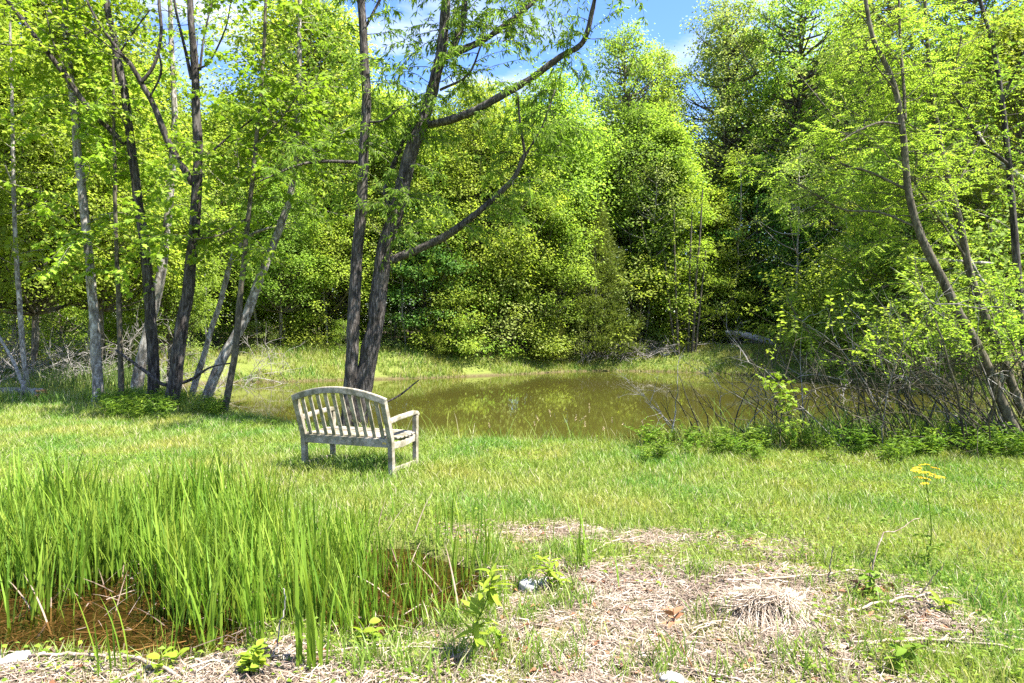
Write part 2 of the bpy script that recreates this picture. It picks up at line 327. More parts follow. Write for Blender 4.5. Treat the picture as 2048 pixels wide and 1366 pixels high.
# ------------------------------------------------------------------ terrain
WL = -0.40
POND = np.array([(-2.6, 11.9), (-1.2, 10.9), (0.5, 10.5), (2.5, 10.4), (4.6, 10.6), (7.2, 11.2), (10.4, 13.4), (13.4, 18.5), (14.8, 22.5), (12.8, 26.5), (10.9, 29.8), (8.3, 32.2),
                 (5.6, 33.2), (3.0, 33.0), (0.9, 31.2), (-1.5, 29.6), (-3.6, 28.4), (-6.5, 27.3), (-9.0, 26.4), (-11.6, 25.6), (-11.4, 23.0), (-9.7, 19.2), (-7.2, 16.2), (-4.9, 13.6), (-3.7, 12.3)])
PND = np.vstack([crom(np.vstack([POND, POND[:1]]), 160)])[:-1]
def pond_sd(x, y):
    x = np.asarray(x, float); y = np.asarray(y, float); sh = x.shape; x = x.ravel(); y = y.ravel()
    d = np.full(x.shape, 1e9); ins = np.zeros(x.shape, bool)
    A = PND; B = np.roll(PND, -1, 0)
    for (ax, ay), (bx, by) in zip(A, B):
        ex, ey = bx - ax, by - ay; t = np.clip(((x - ax) * ex + (y - ay) * ey) / (ex * ex + ey * ey), 0, 1)
        d = np.minimum(d, np.hypot(x - ax - t * ex, y - ay - t * ey))
        c = (ay > y) != (by > y); xi = ax + (y - ay) / (by - ay + 1e-12) * ex; ins ^= c & (x < xi)
    return np.where(ins, -d, d).reshape(sh)
def puddle_f(x, y):      # 1 in the wet hollow, 0 outside
    a = ((x + 2.9) / 3.0) ** 2 + ((y - 4.35) / 0.95) ** 2
    b = ((x + 0.75) / 0.62) ** 2 + ((y - 4.35) / 0.85) ** 2
    r = np.minimum(a, b) + 0.7 * (n2(x, y, 2.3, 3.1) - .5)
    return 1 - sstep(0.7, 1.15, r)
def straw_f(x, y):
    e = ((x - 1.02 + 0.05 * (y - 4)) / 1.2) ** 2 + ((y - 3.75) / 1.15) ** 2
    e = np.minimum(e, ((x + 0.2) / 1.5) ** 2 + ((y - 3.0) / 0.62) ** 2)
    e = np.minimum(e, ((x + 2.2) / 1.6) ** 2 + ((y - 3.05) / 0.30) ** 2)
    e = np.minimum(e, .35 + ((x - 0.1) / 0.75) ** 2 + ((y - 5.35) / 0.42) ** 2)
    e = np.minimum(e, .3 + ((x - 1.5) / 0.8) ** 2 + ((y - 5.15) / 0.45) ** 2)
    br = .55 + .45 * sstep(.36, .55, n2(x, y, 3.1, 41.) * .6 + n2(x, y, 8.3, 14.) * .4)
    return br * (1 - sstep(0.3, 1.6, e + 1.3 * (n2(x, y, 1.9, 9.2) - .5) + 0.9 * (n2(x, y, 5.5, 4.2) - .5)))
def far_f(x, y):
    return np.maximum(sstep(17, 27, np.asarray(y, float)), sstep(11, 16, np.asarray(x, float)) * sstep(13, 20, np.asarray(y, float)))
def gz(x, y):
    x = np.asarray(x, float); y = np.asarray(y, float)
    s = pond_sd(x, y); f = far_f(x, y)
    B = f * (0.72 + 0.012 * np.clip(y - 30, 0, 400)) + 0.10 * sstep(11, 15, y) * sstep(-4, -7, x) * (1 - f)
    Wd = 1.0 + 2.6 * f
    z = np.where(s > 0, WL + (B - WL) * sstep(-0.12, 1, s / Wd) * 1.0, WL - 0.12 - 0.4 * np.clip(-s, 0, 1.5))
    z = z + (0.05 * (n2(x, y, 0.6, 1.3) - .5) + 0.025 * (n2(x, y, 2.6, 5.3) - .5)) * sstep(0.2, 1.2, s)
    z = z + 0.25 * f * (n2(x, y, 0.16, 2.2) - .5) * sstep(2, 5, s)
    return z - 0.13 * puddle_f(x, y) - .13 * (1 - sstep(.4, 1.1, ((x - 1.37) / .15) ** 2 + ((y - 3.79) / .10) ** 2))
def g1(x, y): return float(gz(np.array([x]), np.array([y]))[0])

xs = np.concatenate([-np.geomspace(420, 16, 24), np.linspace(-15.5, -6, 40), np.linspace(-5.8, 5.8, 170), np.linspace(6, 15.5, 40), np.geomspace(16, 420, 24)])
ys = np.concatenate([-np.geomspace(300, 2, 14), np.linspace(-1, 2.2, 10), np.linspace(2.3, 8, 120), np.linspace(8.1, 36, 170), np.geomspace(37, 900, 36)])
X, Y = np.meshgrid(xs, ys); Z = gz(X, Y)
gb = Buf(); nx, ny = len(xs), len(ys)
i = (np.arange(ny - 1)[:, None] * nx + np.arange(nx - 1)[None]).ravel()
gb.add(np.stack([X, Y, Z], -1).reshape(-1, 3), np.stack([i, i + 1, i + 1 + nx, i + nx], -1))
gme = gb.mesh('ground', M['ground'])
sdG = pond_sd(X, Y)
lit = np.maximum(sstep(30.5, 34, Y) * sstep(2.0, 4.0, sdG), sstep(-7.5, -9.5, X) * sstep(12, 14.5, Y) * sstep(1.5, 4, sdG)); lit = np.maximum(lit, sstep(10, 12, X) * sstep(0.5, 2, sdG) * sstep(9, 12, Y))
lit = np.maximum(lit, (1 - sstep(-0.1, 0.5, sdG))); lit = np.maximum(lit, 1 - sstep(.6, 1.3, ((X - 1.37) / .15) ** 2 + ((Y - 3.79) / .10) ** 2))  # last term paints the straw mound's hollow dark, shade put into the ground colour
for nme, arr in (('straw', straw_f(X, Y)), ('mud', puddle_f(X, Y)), ('litter', lit)):
    a = gme.attributes.new(nme, 'FLOAT', 'POINT'); a.data.foreach_set('value', np.clip(arr, 0, 1).astype(np.float32).ravel())
tag(link('ground', gme), 'grassy ground round the pond with bare straw patch in front', 'ground', kind='structure')
# water sheets
pb = Buf(); off = unit(PND - PND.mean(0)); PX = PND + off * 0.45
pb.add(np.vstack([np.c_[PX, np.full(len(PX), WL)], [[0.5, 20.0, WL]]]), None, [[k, (k + 1) % len(PX), len(PX)] for k in range(len(PX))])
tag(link('pond_water', pb.mesh('pond_water', M['pond'], False)), 'still olive green pond reflecting the trees', 'pond', kind='structure')
wb = Buf(); wb.add([(-7, 2.6, -0.062), (0.1, 2.6, -0.062), (0.1, 5.9, -0.062), (-7, 5.9, -0.062)], [[0, 1, 2, 3]])
tag(link('puddle_water', wb.mesh('puddle_water', M['puddle'], False)), 'shallow rusty brown puddle among the reeds', 'puddle', kind='structure')

# ------------------------------------------------------------------ forest templates
def tree_template(seed, H, zb, R, nclump, cr, per, ll, lw, mat, bark='bark_far', prof='oval', tr=0.14, flat=0.65, lobes=0.35, lean=0.0, droop=0.3, limb=0.6):
    rs = np.random.RandomState(seed)
    tb, lb = Buf(), Buf()
    zt = np.linspace(-0.3, H * 0.96, 14); wob = np.cumsum(rs.normal(0, 0.07, (14, 2)), 0) * (H / 14)**.5
    wob[0] = 0; TP = np.c_[wob + np.c_[lean * (zt / H) ** 1.3 * H, 0 * zt], zt]
    tube(tb, TP, tr * (1 - zt / H * 0.93) + 0.015, 7, bark=0.12)
    def trunk(z): return np.array([np.interp(z, zt, TP[:, 0]), np.interp(z, zt, TP[:, 1]), z])
    for c in range(nclump):
        t = rs.uniform(0, 1) ** 0.9; z = zb + (H - zb) * t; a = rs.uniform(0, 2 * np.pi)
        if prof == 'oval': rr = R * (np.sin(np.pi * (0.12 + 0.86 * t) ** 0.85) ** 0.55)
        elif prof == 'cone': rr = R * (1.02 - t) ** 0.8 * (0.75 + 0.25 * min(1, t * 6))
        elif prof == 'bush': rr = R * math.sqrt(max(0.02, 1 - (0.15 + .85 * t) ** 2))
        else: rr = R * (0.45 + 0.55 * t) * (1 - max(0, t - 0.72) / 0.3) ** .6
        nz = vnoise(np.array([[math.cos(a) * 1.6 + seed, math.sin(a) * 1.6, z * 0.35]]))[0]
        rr *= 1 - lobes + 2 * lobes * nz
        q = rs.uniform(0.15, 1) ** 0.5 * rr; out_ = rs.uniform() < .15
        if out_: q = rr * rs.uniform(1.1, 1.4)
        ctr = trunk(z) + np.array([math.cos(a) * q, math.sin(a) * q, 0])
        s = cr * (rs.uniform(0.45, .75) if out_ else rs.uniform(0.6, 1.35))
        # limb
        za = max(zb * 0.75 + 0.2, z - q * rs.uniform(0.3, 1.0)); p0 = trunk(min(za, z))
        mid = (p0 + ctr) / 2 + np.array([0, 0, -0.12 * q]); L = crom([p0, mid, ctr], 6)
        tube(tb, L, np.linspace(0.028 + 0.008 * q, 0.006, 6) * (H / 14) ** .4 * limb / .6, 4, cap=False)
        n = max(6, int(per * (s / cr) ** 2 * rs.uniform(.6, 1.3)))
        d = unit(rs.normal(0, 1, (n, 3))); r = np.where(rs.uniform(0, 1, n) < .22, rs.uniform(.8, 1.75, n), rs.uniform(0, 1, n) ** 0.42)
        P = ctr + d * (r * s)[:, None] * np.array([1, 1, flat])
        od = unit(np.array([math.cos(a), math.sin(a), 0.1]))
        N = unit(np.array([0, 0, 0.9]) + 0.55 * od + 0.45 * d + rs.normal(0, .42, (n, 3)))
        AX = unit(d * np.array([1, 1, .3]) + 0.5 * od + rs.normal(0, .5, (n, 3)) + np.array([0, 0, -droop]))
        k = rs.uniform(.65, 1.3, n)
        leaves(lb, P, AX, N, ll * k, lw * k)
    return tb.mesh('trunk', M[bark]), lb.mesh('crown', M[mat])
def cedar_template(seed, H, R, n=1500):
    rs = np.random.RandomState(seed); tb, lb = Buf(), Buf()
    zt = np.linspace(-0.3, H * .97, 10); tube(tb, np.c_[0 * zt, 0 * zt, zt], 0.11 * (1 - zt / H * .9) + .01, 7, bark=.12)
    for c in range(n):
        t = rs.uniform(0, 1) ** 1.15; z = 0.25 + (H - .35) * t; a = rs.uniform(0, 2 * np.pi)
        rr = R * (1.03 - t) ** 0.75 * rs.uniform(.25, 1.0) ** .5 * (0.5 + 1.0 * vnoise(np.array([[math.cos(a) * 2 + seed, math.sin(a) * 2, z * 1.1]]))[0])
        o = np.array([math.cos(a), math.sin(a), 0]); ctr = o * rr + np.array([0, 0, z])
        m = 22; P = ctr + rs.normal(0, 1, (m, 3)) * np.array([.13, .13, .10])
        AX = unit(o * 0.8 + np.array([0, 0, .7]) + rs.normal(0, .5, (m, 3))); N = unit(rs.normal(0, 1, (m, 3)) + o)
        leaves(lb, P, AX, N, rs.uniform(.10, .2, m), .03)
        if c % 9 == 0: tube(tb, [np.array([0, 0, z * .92]), ctr], [.02, .006], 4, cap=False)
    return tb.mesh('trunk', M['bark_far']), lb.mesh('crown', M['leaf_cedar'])
T = {}
T['broad'] = [tree_template(11, 13.4, 3.6, 3.5, 230, .85, 190, .15, .10, 'leaf_lime', lobes=.28), tree_template(12, 13.4, 3.6, 3.3, 210, .85, 190, .15, .10, 'leaf_mid', lobes=.28), tree_template(13, 13.4, 1.8, 3.8, 240, .8, 180, .14, .095, 'leaf_lime', lobes=.36)]
T['tall'] = [tree_template(21, 20, 5, 3.8, 260, .72, 120, .15, .11, 'leaf_pale', tr=.2, lobes=.5, limb=.8), tree_template(22, 20, 4.5, 4.0, 270, .7, 120, .15, .11, 'leaf_mid', tr=.2, lobes=.5, limb=.8)]
T['high'] = [tree_template(31, 18, 7.5, 3.1, 120, .9, 200, .16, .11, 'leaf_mid', tr=.17, prof='vase')]
T['cone'] = [tree_template(41, 11, 0.8, 2.7, 150, .62, 190, .13, .085, 'leaf_lime', prof='cone', tr=.1), tree_template(42, 11, 1.0, 2.3, 120, .6, 190, .13, .085, 'leaf_mid', prof='cone', tr=.1)]
T['dark'] = [tree_template(51, 9, 1.2, 2.8, 110, .8, 170, .14, .09, 'leaf_dark', flat=.4, tr=.1)]
T['bush'] = [tree_template(61, 3, 0.2, 1.7, 46, .5, 130, .10, .065, 'leaf_lime', prof='bush', tr=.03, bark='bark_young'), tree_template(62, 3, 0.2, 1.5, 40, .5, 120, .10, .06, 'leaf_mid', prof='bush', tr=.03, bark='bark_young'), tree_template(63, 3, .3, 1.6, 36, .45, 90, .09, .05, 'leaf_pale', prof='bush', tr=.03, bark='bark_young')]
T['cedar'] = [cedar_template(71, 8, 2.1), cedar_template(72, 8, 1.9)]
T['pole'] = []
for sd_ in (81, 82):
    T['pole'].append(tree_template(sd_, 16, 9, 2.2, 60, .8, 120, .16, .11, 'leaf_mid', tr=.10, prof='vase', bark='bark_dark'))
T['slim'] = [tree_template(83, 12, 4.5, 1.9, 46, .6, 80, .14, .09, 'leaf_pale', bark='bark_pale', tr=.075, lean=.05), tree_template(84, 12, 3.5, 1.7, 42, .6, 80, .14, .09, 'leaf_lime', bark='bark_pale', tr=.065, lean=-.07)]
def put_tree(kind, v, px, d, H, label, group=None, name='forest_tree', wide=1.0, rz=None):
    me_t, me_c = T[kind][v]
    base = {'broad': 14, 'tall': 20, 'high': 18, 'cone': 11, 'dark': 9, 'bush': 3, 'cedar': 8, 'pole': 16, 'slim': 12}[kind]
    x = (px - CX) / F * d; s = H / base
    o = thing(name, label, 'tree' if kind != 'bush' else 'shrub', (x, d, g1(x, d) - 0.03), random.uniform(0, 6.28) if rz is None else rz, group, (s * wide, s * wide, s))
    link('trunk', me_t, o); link('crown', me_c, o, kind='stuff')
    return o
random.seed(5)
def zone(px):
    for lim, w in ((130, 'behind the white stem at the left edge'), (290, 'behind the pale barked trunk'), (440, 'behind the stout dark trunk'), (640, 'above the left end of the bench'), (830, 'behind the twin willow trunks'), (1000, 'just right of the twin willow trunks'), (1140, 'under the lowest willow limb'), (1260, 'behind the olive cedar'), (1420, 'behind the slender stem cluster'), (1580, 'above the fallen logs'), (1760, 'left of the slender right trunks'), (1920, 'behind the slender right trunks')):
        if px < lim: return w
    return 'at the right frame edge'
# front row on the far bank: (kind, variant, px, d, height, width factor, label)
FRONT = [
 ('broad', 2, -70, 27, 16, 1.1, 'broad bright green tree at the left edge of the wood'),
 ('broad', 0, 110, 29, 16.5, 1.0, 'rounded yellow green tree behind the white barked trunk'),
 ('cone', 1, 250, 24, 8.0, 1.1, 'low pointed green tree showing between the thin left trunks'),
 ('broad', 1, 300, 33, 14.2, 0.95, 'green tree whose top stands left of the left sky gap'),
 ('broad', 2, 470, 33, 11.8, 1.0, 'rounded lime tree whose top lies below the left sky gap'),
 ('broad', 0, 620, 35, 18, 1.0, 'tall lime tree rising left of the twin trunks'),
 ('broad', 1, 560, 30, 8.0, 1.0, 'low green tree over the grassy bank left of the bench'),
 ('broad', 0, 790, 33, 12.6, 1.0, 'yellow green tree right behind the leaning willow trunk'),
 ('dark', 0, 850, 32.5, 7.0, 1.1, 'dark green low tree over the shaded trunks behind the bench'),
 ('broad', 2, 960, 34, 13.2, 0.9, 'lime tree across the water under the willow limb'),
 ('cone', 0, 920, 32.5, 6.2, 1.2, 'small lime tree leaning over the far bank mid pond'),
 ('broad', 1, 1090, 36, 14.6, 0.95, 'green tree whose top meets the sky under the high limb'),
 ('broad', 0, 1080, 34, 9.5, 1.0, 'rounded lime tree just left of the olive cedar'),
 ('cedar', 0, 1190, 35, 8.0, 1.05, 'olive green cedar with feathery sprays on far bank'),
 ('cedar', 0, 1100, 34, 3.6, 1.0, 'small upright cedar at the water side of the bank'),
 ('cone', 0, 1345, 36.5, 11.6, 1.05, 'pointed lime tree over the slender stem cluster'),
 ('broad', 1, 380, 32, 10.5, 1.1, 'low spreading green tree behind the stout dark trunk'),
 ('broad', 2, 655, 32, 10.0, 1.1, 'low lime tree just left of the straight willow trunk'),
 ('broad', 0, 735, 33, 10.5, 1.1, 'low lime tree seen between the twin trunks'),
 ('broad', 0, 1015, 34.5, 11.0, 1.1, 'low lime tree under the lower willow limb'),
 ('cone', 1, 1150, 36, 9.5, 1.2, 'pointed green tree just behind the olive cedar'),
 ('broad', 1, 1265, 38, 13.5, 1.0, 'green tree right behind the olive cedar, with rounded head'),
 ('cone', 0, 1440, 38, 8.5, 1.2, 'short pointed lime tree above the fallen logs'),
 ('tall', 1, 1235, 40, 18.4, 0.9, 'tall green tree whose rounded top stands in the sky right of the high limb'),
 ('tall', 1, 1330, 42, 18.0, 0.8, 'tall green tree standing between the rounded tall top and the pale tall tree'),
 ('tall', 0, 1440, 43, 21.5, 0.95, 'tall airy pale tree with top at the upper frame'),
 ('dark', 0, 1520, 39, 10.8, 0.85, 'dark green tree above the pale fallen logs'),
 ('tall', 1, 1590, 42, 22.0, 1.0, 'tall airy tree with dark upright limbs right of the pale one'),
 ('broad', 2, 1810, 34, 9.0, 0.9, 'bushy lime tree right of the fallen logs'),
 ('tall', 0, 1760, 36, 20.0, 1.0, 'tall pale tree behind the right hand slender trunk'),
 ('broad', 1, 1800, 27, 9.5, 1.0, 'rounded green tree across the right arm of the pond'),
 ('tall', 1, 1930, 32, 18.5, 1.0, 'tall green tree behind the right thicket'),
 ('broad', 0, 2050, 25, 13.0, 0.9, 'lime tree filling the right edge behind the thicket'),
]
for k, v, px, d, H, wd, lab in FRONT: put_tree(k, v, px, d, H, lab, wide=wd, name='cedar_tree' if k == 'cedar' else 'forest_tree')
for px, d, H in [(-140, 40, 17), (-20, 44, 18), (80, 40, 16.5), (190, 44, 17.5), (290, 47, 16), (400, 45, 14.6), (500, 47, 15.2), (580, 43, 16), (690, 46, 15.6), (770, 42, 14.2), (860, 47, 15.6), (950, 43, 14.0), (1040, 46, 14.2), (1130, 44, 14.2), (1300, 47, 16.5), (1500, 50, 22), (1680, 46, 20), (1860, 44, 19.0), (1990, 42, 19), (2120, 40, 18), (2180, 34, 16)]:
    put_tree('broad' if random.random() < .6 else 'high', 0, px, d, H, 'leafy second row tree of the wood ' + zone(px), 'trees in the second row of the wood', wide=1.05)
for px, d, H in [(-60, 58, 18), (60, 60, 19), (180, 57, 18), (330, 60, 16.5), (470, 58, 16), (620, 60, 18), (760, 58, 16), (900, 60, 16.5), (1040, 58, 15.5), (1180, 60, 17), (1330, 60, 17), (1480, 60, 19), (1620, 60, 22), (1780, 58, 22), (1950, 56, 22), (2100, 56, 22)]:
    put_tree('high' if random.random() < .5 else 'broad', 0, px, d, H, 'leafy tree deepest in the wood ' + zone(px), 'trees deepest in the wood', wide=1.25)
for k, (px, d, H, lab) in enumerate([(415, 29.5, 9, 'slim pale trunk on the far bank just left of the slender grey trunk'), (515, 30.5, 10, 'slim pale trunk on the far bank above the left end of the bench'), (566, 31.5, 8, 'slim pale leaning trunk right of the one above the bench end'), (655, 31.5, 10, 'slim pale trunk just left of the straight willow trunk'), (812, 31.5, 8.5, 'slim pale trunk just right of the leaning willow trunk'), (898, 32.5, 9.5, 'slim pale trunk over the middle of the far waterline'), (1005, 33.5, 9, 'slim pale trunk left of the small upright cedar'), (1068, 34, 8, 'slim pale trunk close beside the small upright cedar'), (1290, 36, 10, 'slim pale trunk left of the slender stem cluster'), (1475, 37, 11, 'slim pale trunk standing behind the fallen logs'), (1590, 34, 10, 'slim pale trunk right of the fallen logs'), (1700, 31, 9, 'slim pale trunk behind the right arm of the pond')]):
    put_tree('slim', k % 2, px, d, H, lab, name='slim_tree')
# thin dark poles inside the wood
for px, d, H in [(380, 52, 5), (520, 50, 5), (650, 53, 5), (780, 50, 5), (900, 52, 5), (1010, 50, 5), (1120, 52, 5), (1230, 50, 5), (1330, 46, 5.5), (1400, 44, 5), (1460, 46, 6), (1540, 44, 5.5), (1620, 42, 6), (1720, 40, 6), (1820, 38, 6), (1930, 36, 6), (2040, 34, 6), (250, 50, 5), (120, 48, 5), (0, 46, 5), (1270, 56, 6), (1420, 56, 6), (1560, 56, 6)] + [(-100 + 95 * q, 66 + 3 * (q % 3), 7) for q in range(24)]:
    put_tree('bush', 1, px, d, H, 'dim green undergrowth bush deep in the wood ' + zone(px), 'undergrowth bushes deep in the wood', name='undergrowth_bush', wide=1.4)
for k in range(60):
    px = random.uniform(380, 1330); d = random.uniform(36.5, 47)
    put_tree('pole', k % 2, px, d, random.uniform(11, 14), 'thin dark trunk in the shaded wood ' + zone(px), 'thin dark trunks inside the wood', name='pole_tree')
# bushes along the far bank and the edges
BUSH = [(905, 31.5, 3.4), (955, 32.2, 4.2), (1010, 33.0, 3.8), (1060, 33.8, 3.2), (1150, 35.4, 3.0), (1230, 36.2, 4.0), (1275, 36.0, 4.6), (1320, 37.5, 4.2), (1370, 38.5, 4.6), (1420, 39, 5), (1470, 39.5, 5), (1530, 38.5, 4.8), (1655, 31.5, 4.4), (640, 34, 3.6), (590, 33.5, 3.0), (700, 34.5, 3.0), (430, 31, 1.5), (520, 29.5, 1.3), (620, 31.5, 2.6), (690, 30, 1.5), (780, 31.5, 1.7), (870, 31.3, 1.4), (930, 32, 2.3), (985, 33, 2.8), (1040, 33.5, 2.4), (1085, 34.6, 1.8), (1130, 35.3, 1.5), (1180, 36.2, 2.0), (1240, 37, 2.6), (1290, 36.5, 2.0), (1420, 39, 2.6), (1470, 38, 3.2), (1640, 33.5, 3.0), (1690, 30, 3.4), (1720, 27, 3.2), (1765, 25, 3.2), (1760, 22, 3.4), (1830, 20, 3.6), (1900, 18, 3.4), (1960, 16.5, 3.2), (2020, 15, 3.2), (2080, 13.5, 3.2), (1600, 36, 2.6), (1680, 32, 4.0), (1730, 30, 4.8), (1850, 26, 5.2), (1960, 23, 5.5), (330, 27, 2.6), (210, 24, 2.2), (120, 26, 2.8), (30, 22, 2.0), (-40, 24, 3.2), (270, 30, 3.4), (390, 33, 3.0), (160, 31, 3.4), (60, 30, 3.6), (480, 35, 2.6), (560, 36, 3.0), (740, 36, 2.4), (830, 36, 2.2)]
for k, (px, d, H) in enumerate(BUSH):
    if pond_sd(np.array([(px - CX) / F * d]), np.array([float(d)]))[0] < .5: continue
    put_tree('bush', k % 3, px, d, H, ('yellow green shrub', 'fresh green shrub', 'pale airy shrub')[k % 3] + ' at the wood edge ' + zone(px), 'shrubs at the wood edge', name='bank_shrub', wide=random.uniform(.9, 1.3))

# ------------------------------------------------------------------ twigs and near trees
def twig(tb, start, d0, L, droop, rs, r0=.008, n=6):
    P = [np.array(start, float)]; d = unit(np.array(d0, float))
    for k in range(n - 1):
        d = unit(d + rs.normal(0, .14, 3) + np.array([0, 0, -droop / n])); P.append(P[-1] + d * L / (n - 1))
    P = np.array(P); tube(tb, P, np.linspace(r0, r0 * .25, n), 3, cap=False); return P
def along(P, n, rs, t0=0.15):
    u = np.sort(rs.uniform(t0, 1, n)) * (len(P) - 1); i = np.minimum(u.astype(int), len(P) - 2); f = (u - i)[:, None]
    return P[i] * (1 - f) + P[i + 1] * f, unit(P[i + 1] - P[i])
def spray(lb, P, n, rs, kind, ls=1.0):
    Q, D = along(P, n, rs); m = len(Q)
    sgn = np.where(np.arange(m) % 2, 1, -1)[:, None]; S = unit(np.cross(D, np.array([0, 0, 1.0])) + 1e-3)
    if kind == 'willow':
        AX = unit(D * .5 + S * sgn * .5 + np.array([0, 0, -.5]) + rs.normal(0, .4, (m, 3))); N = unit(rs.normal(0, .5, (m, 3)) + np.array([.2, -.3, .6]))
        leaves(lb, Q, AX, N, rs.uniform(.08, .14, m) * ls, rs.uniform(.02, .032, m) * ls, .1)
    elif kind == 'big':
        AX = unit(D * .4 + S * sgn + np.array([0, 0, -.35]) + rs.normal(0, .3, (m, 3))); N = unit(np.array([0, 0, 1.0]) + rs.normal(0, .35, (m, 3)))
        Q = Q + AX * rs.uniform(.01, .06, (m, 1)); lobed(lb, Q, AX, N, rs.uniform(.06, .115, m) * ls)
    elif kind == 'oval':
        AX = unit(D * .6 + S * sgn + np.array([0, 0, -.2]) + rs.normal(0, .3, (m, 3))); N = unit(np.array([0, 0, 1.0]) + rs.normal(0, .45, (m, 3)))
        leaves(lb, Q, AX, N, rs.uniform(.045, .085, m) * ls, rs.uniform(.025, .04, m) * ls)
    elif kind == 'pinnate':
        AX = unit(D * .5 + S * sgn * .8 + np.array([0, 0, -.35]) + rs.normal(0, .25, (m, 3)))
        for k in range(5):
            o = Q + AX * (0.03 + .035 * k)
            for sg in (-1, 1):
                A2 = unit(np.cross(AX, np.array([0, 0, 1.0])) * sg + AX * .5 + rs.normal(0, .12, (m, 3)))
                leaves(lb, o, A2, unit(np.array([0, 0, 1.0]) + rs.normal(0, .3, (m, 3))), rs.uniform(.035, .055, m) * ls, .018 * ls)
def near_tree(name, label, paths, bark, seed, leafkind=None, leafmat_=None, ntwig=60, tlen=(.6, 1.4), nleaf=22, droop=.5, k=14, zmin=1.2, up=.3, ls=1.0, group=None, barkamp=.16, cat='tree', twigbark=None, back=.25, wf=.74):
    """paths: list of (points [(px,py,width px)], d0, d1); the first is the trunk, the others its branches"""
    rs = np.random.RandomState(seed); b0 = paths[0][0][0]; base = W(b0[0], b0[1], paths[0][1]); base[2] = g1(base[0], base[1])
    root = thing(name, label, cat, tuple(base), group=group)
    trunk_o = None; all_pts = []
    for pi, (pts, d0, d1) in enumerate(paths):
        ds = np.linspace(d0, d1, len(pts)); P = np.array([W(p[0], p[1], d) for p, d in zip(pts, ds)]); R = np.array([wf * p[2] / 2 / F * d for p, d in zip(pts, ds)])
        if pi == 0:
            P = np.vstack([[P[0, 0], P[0, 1], min(P[0, 2], base[2]) - .12], P]) if P[0, 2] > base[2] - .05 else P
            if len(P) > len(R): R = np.r_[R[0] * 1.35, R]
        L = np.linalg.norm(np.diff(P, axis=0), axis=1).sum(); n = int(max(6, min(160, L / max(.035, R.mean() * .45))))
        CP = crom(P, n); CR = np.interp(np.linspace(0, 1, n), np.linspace(0, 1, len(R)), R)
        CP = CP + np.stack([(vnoise(CP * 1.7 + 9 * kk) - .5) * .5 * CR for kk in range(3)], -1)
        bf = Buf(); kk = k if R.max() > .05 else 8 if R.max() > .02 else 6
        tube(bf, CP, CR, kk, bark=barkamp if kk > 8 else .1, bscale=30 if R.max() < .1 else 22)
        me = bf.mesh('trunk' if pi == 0 else 'branch', M[bark], off=base)
        if pi == 0: trunk_o = link('trunk', me, root)
        else: link('branch', me, trunk_o)
        all_pts.append((CP, CR))
    if ntwig:
        tb, lb = Buf(), Buf()
        wts = np.array([np.linalg.norm(np.diff(c, axis=0), axis=1).sum() * (1.0 if i_ else .7) for i_, (c, r) in enumerate(all_pts)]); wts /= wts.sum()
        for t_ in range(ntwig):
            c, r = all_pts[rs.choice(len(all_pts), p=wts)]; ii = rs.randint(int(len(c) * .25), len(c)); p = c[ii]
            if p[2] < zmin: continue
            a = rs.uniform(0, 6.283); d = np.array([math.cos(a), math.sin(a) + back, up + rs.uniform(-.3, .5)])
            P = twig(tb, p, d, rs.uniform(*tlen), droop, rs, min(.008, r[ii] * .7 + .003), 7)
            if leafkind: spray(lb, P, int(nleaf * rs.uniform(.6, 1.3)), rs, leafkind, ls)
            for s_ in range(3):
                q = P[rs.randint(2, 6)]; dd = unit(P[-1] - P[0]) + rs.normal(0, .6, 3)
                P2 = twig(tb, q, dd, rs.uniform(*tlen) * .5, droop, rs, .004, 5)
                if leafkind: spray(lb, P2, int(nleaf * .6 * rs.uniform(.6, 1.3)), rs, leafkind, ls)
        link('twigs', tb.mesh('twigs', M[twigbark or bark], off=base), root, kind='stuff')
        if lb.n: link('crown', lb.mesh('crown', M[leafmat_], False, off=base), root, kind='stuff')
    return root

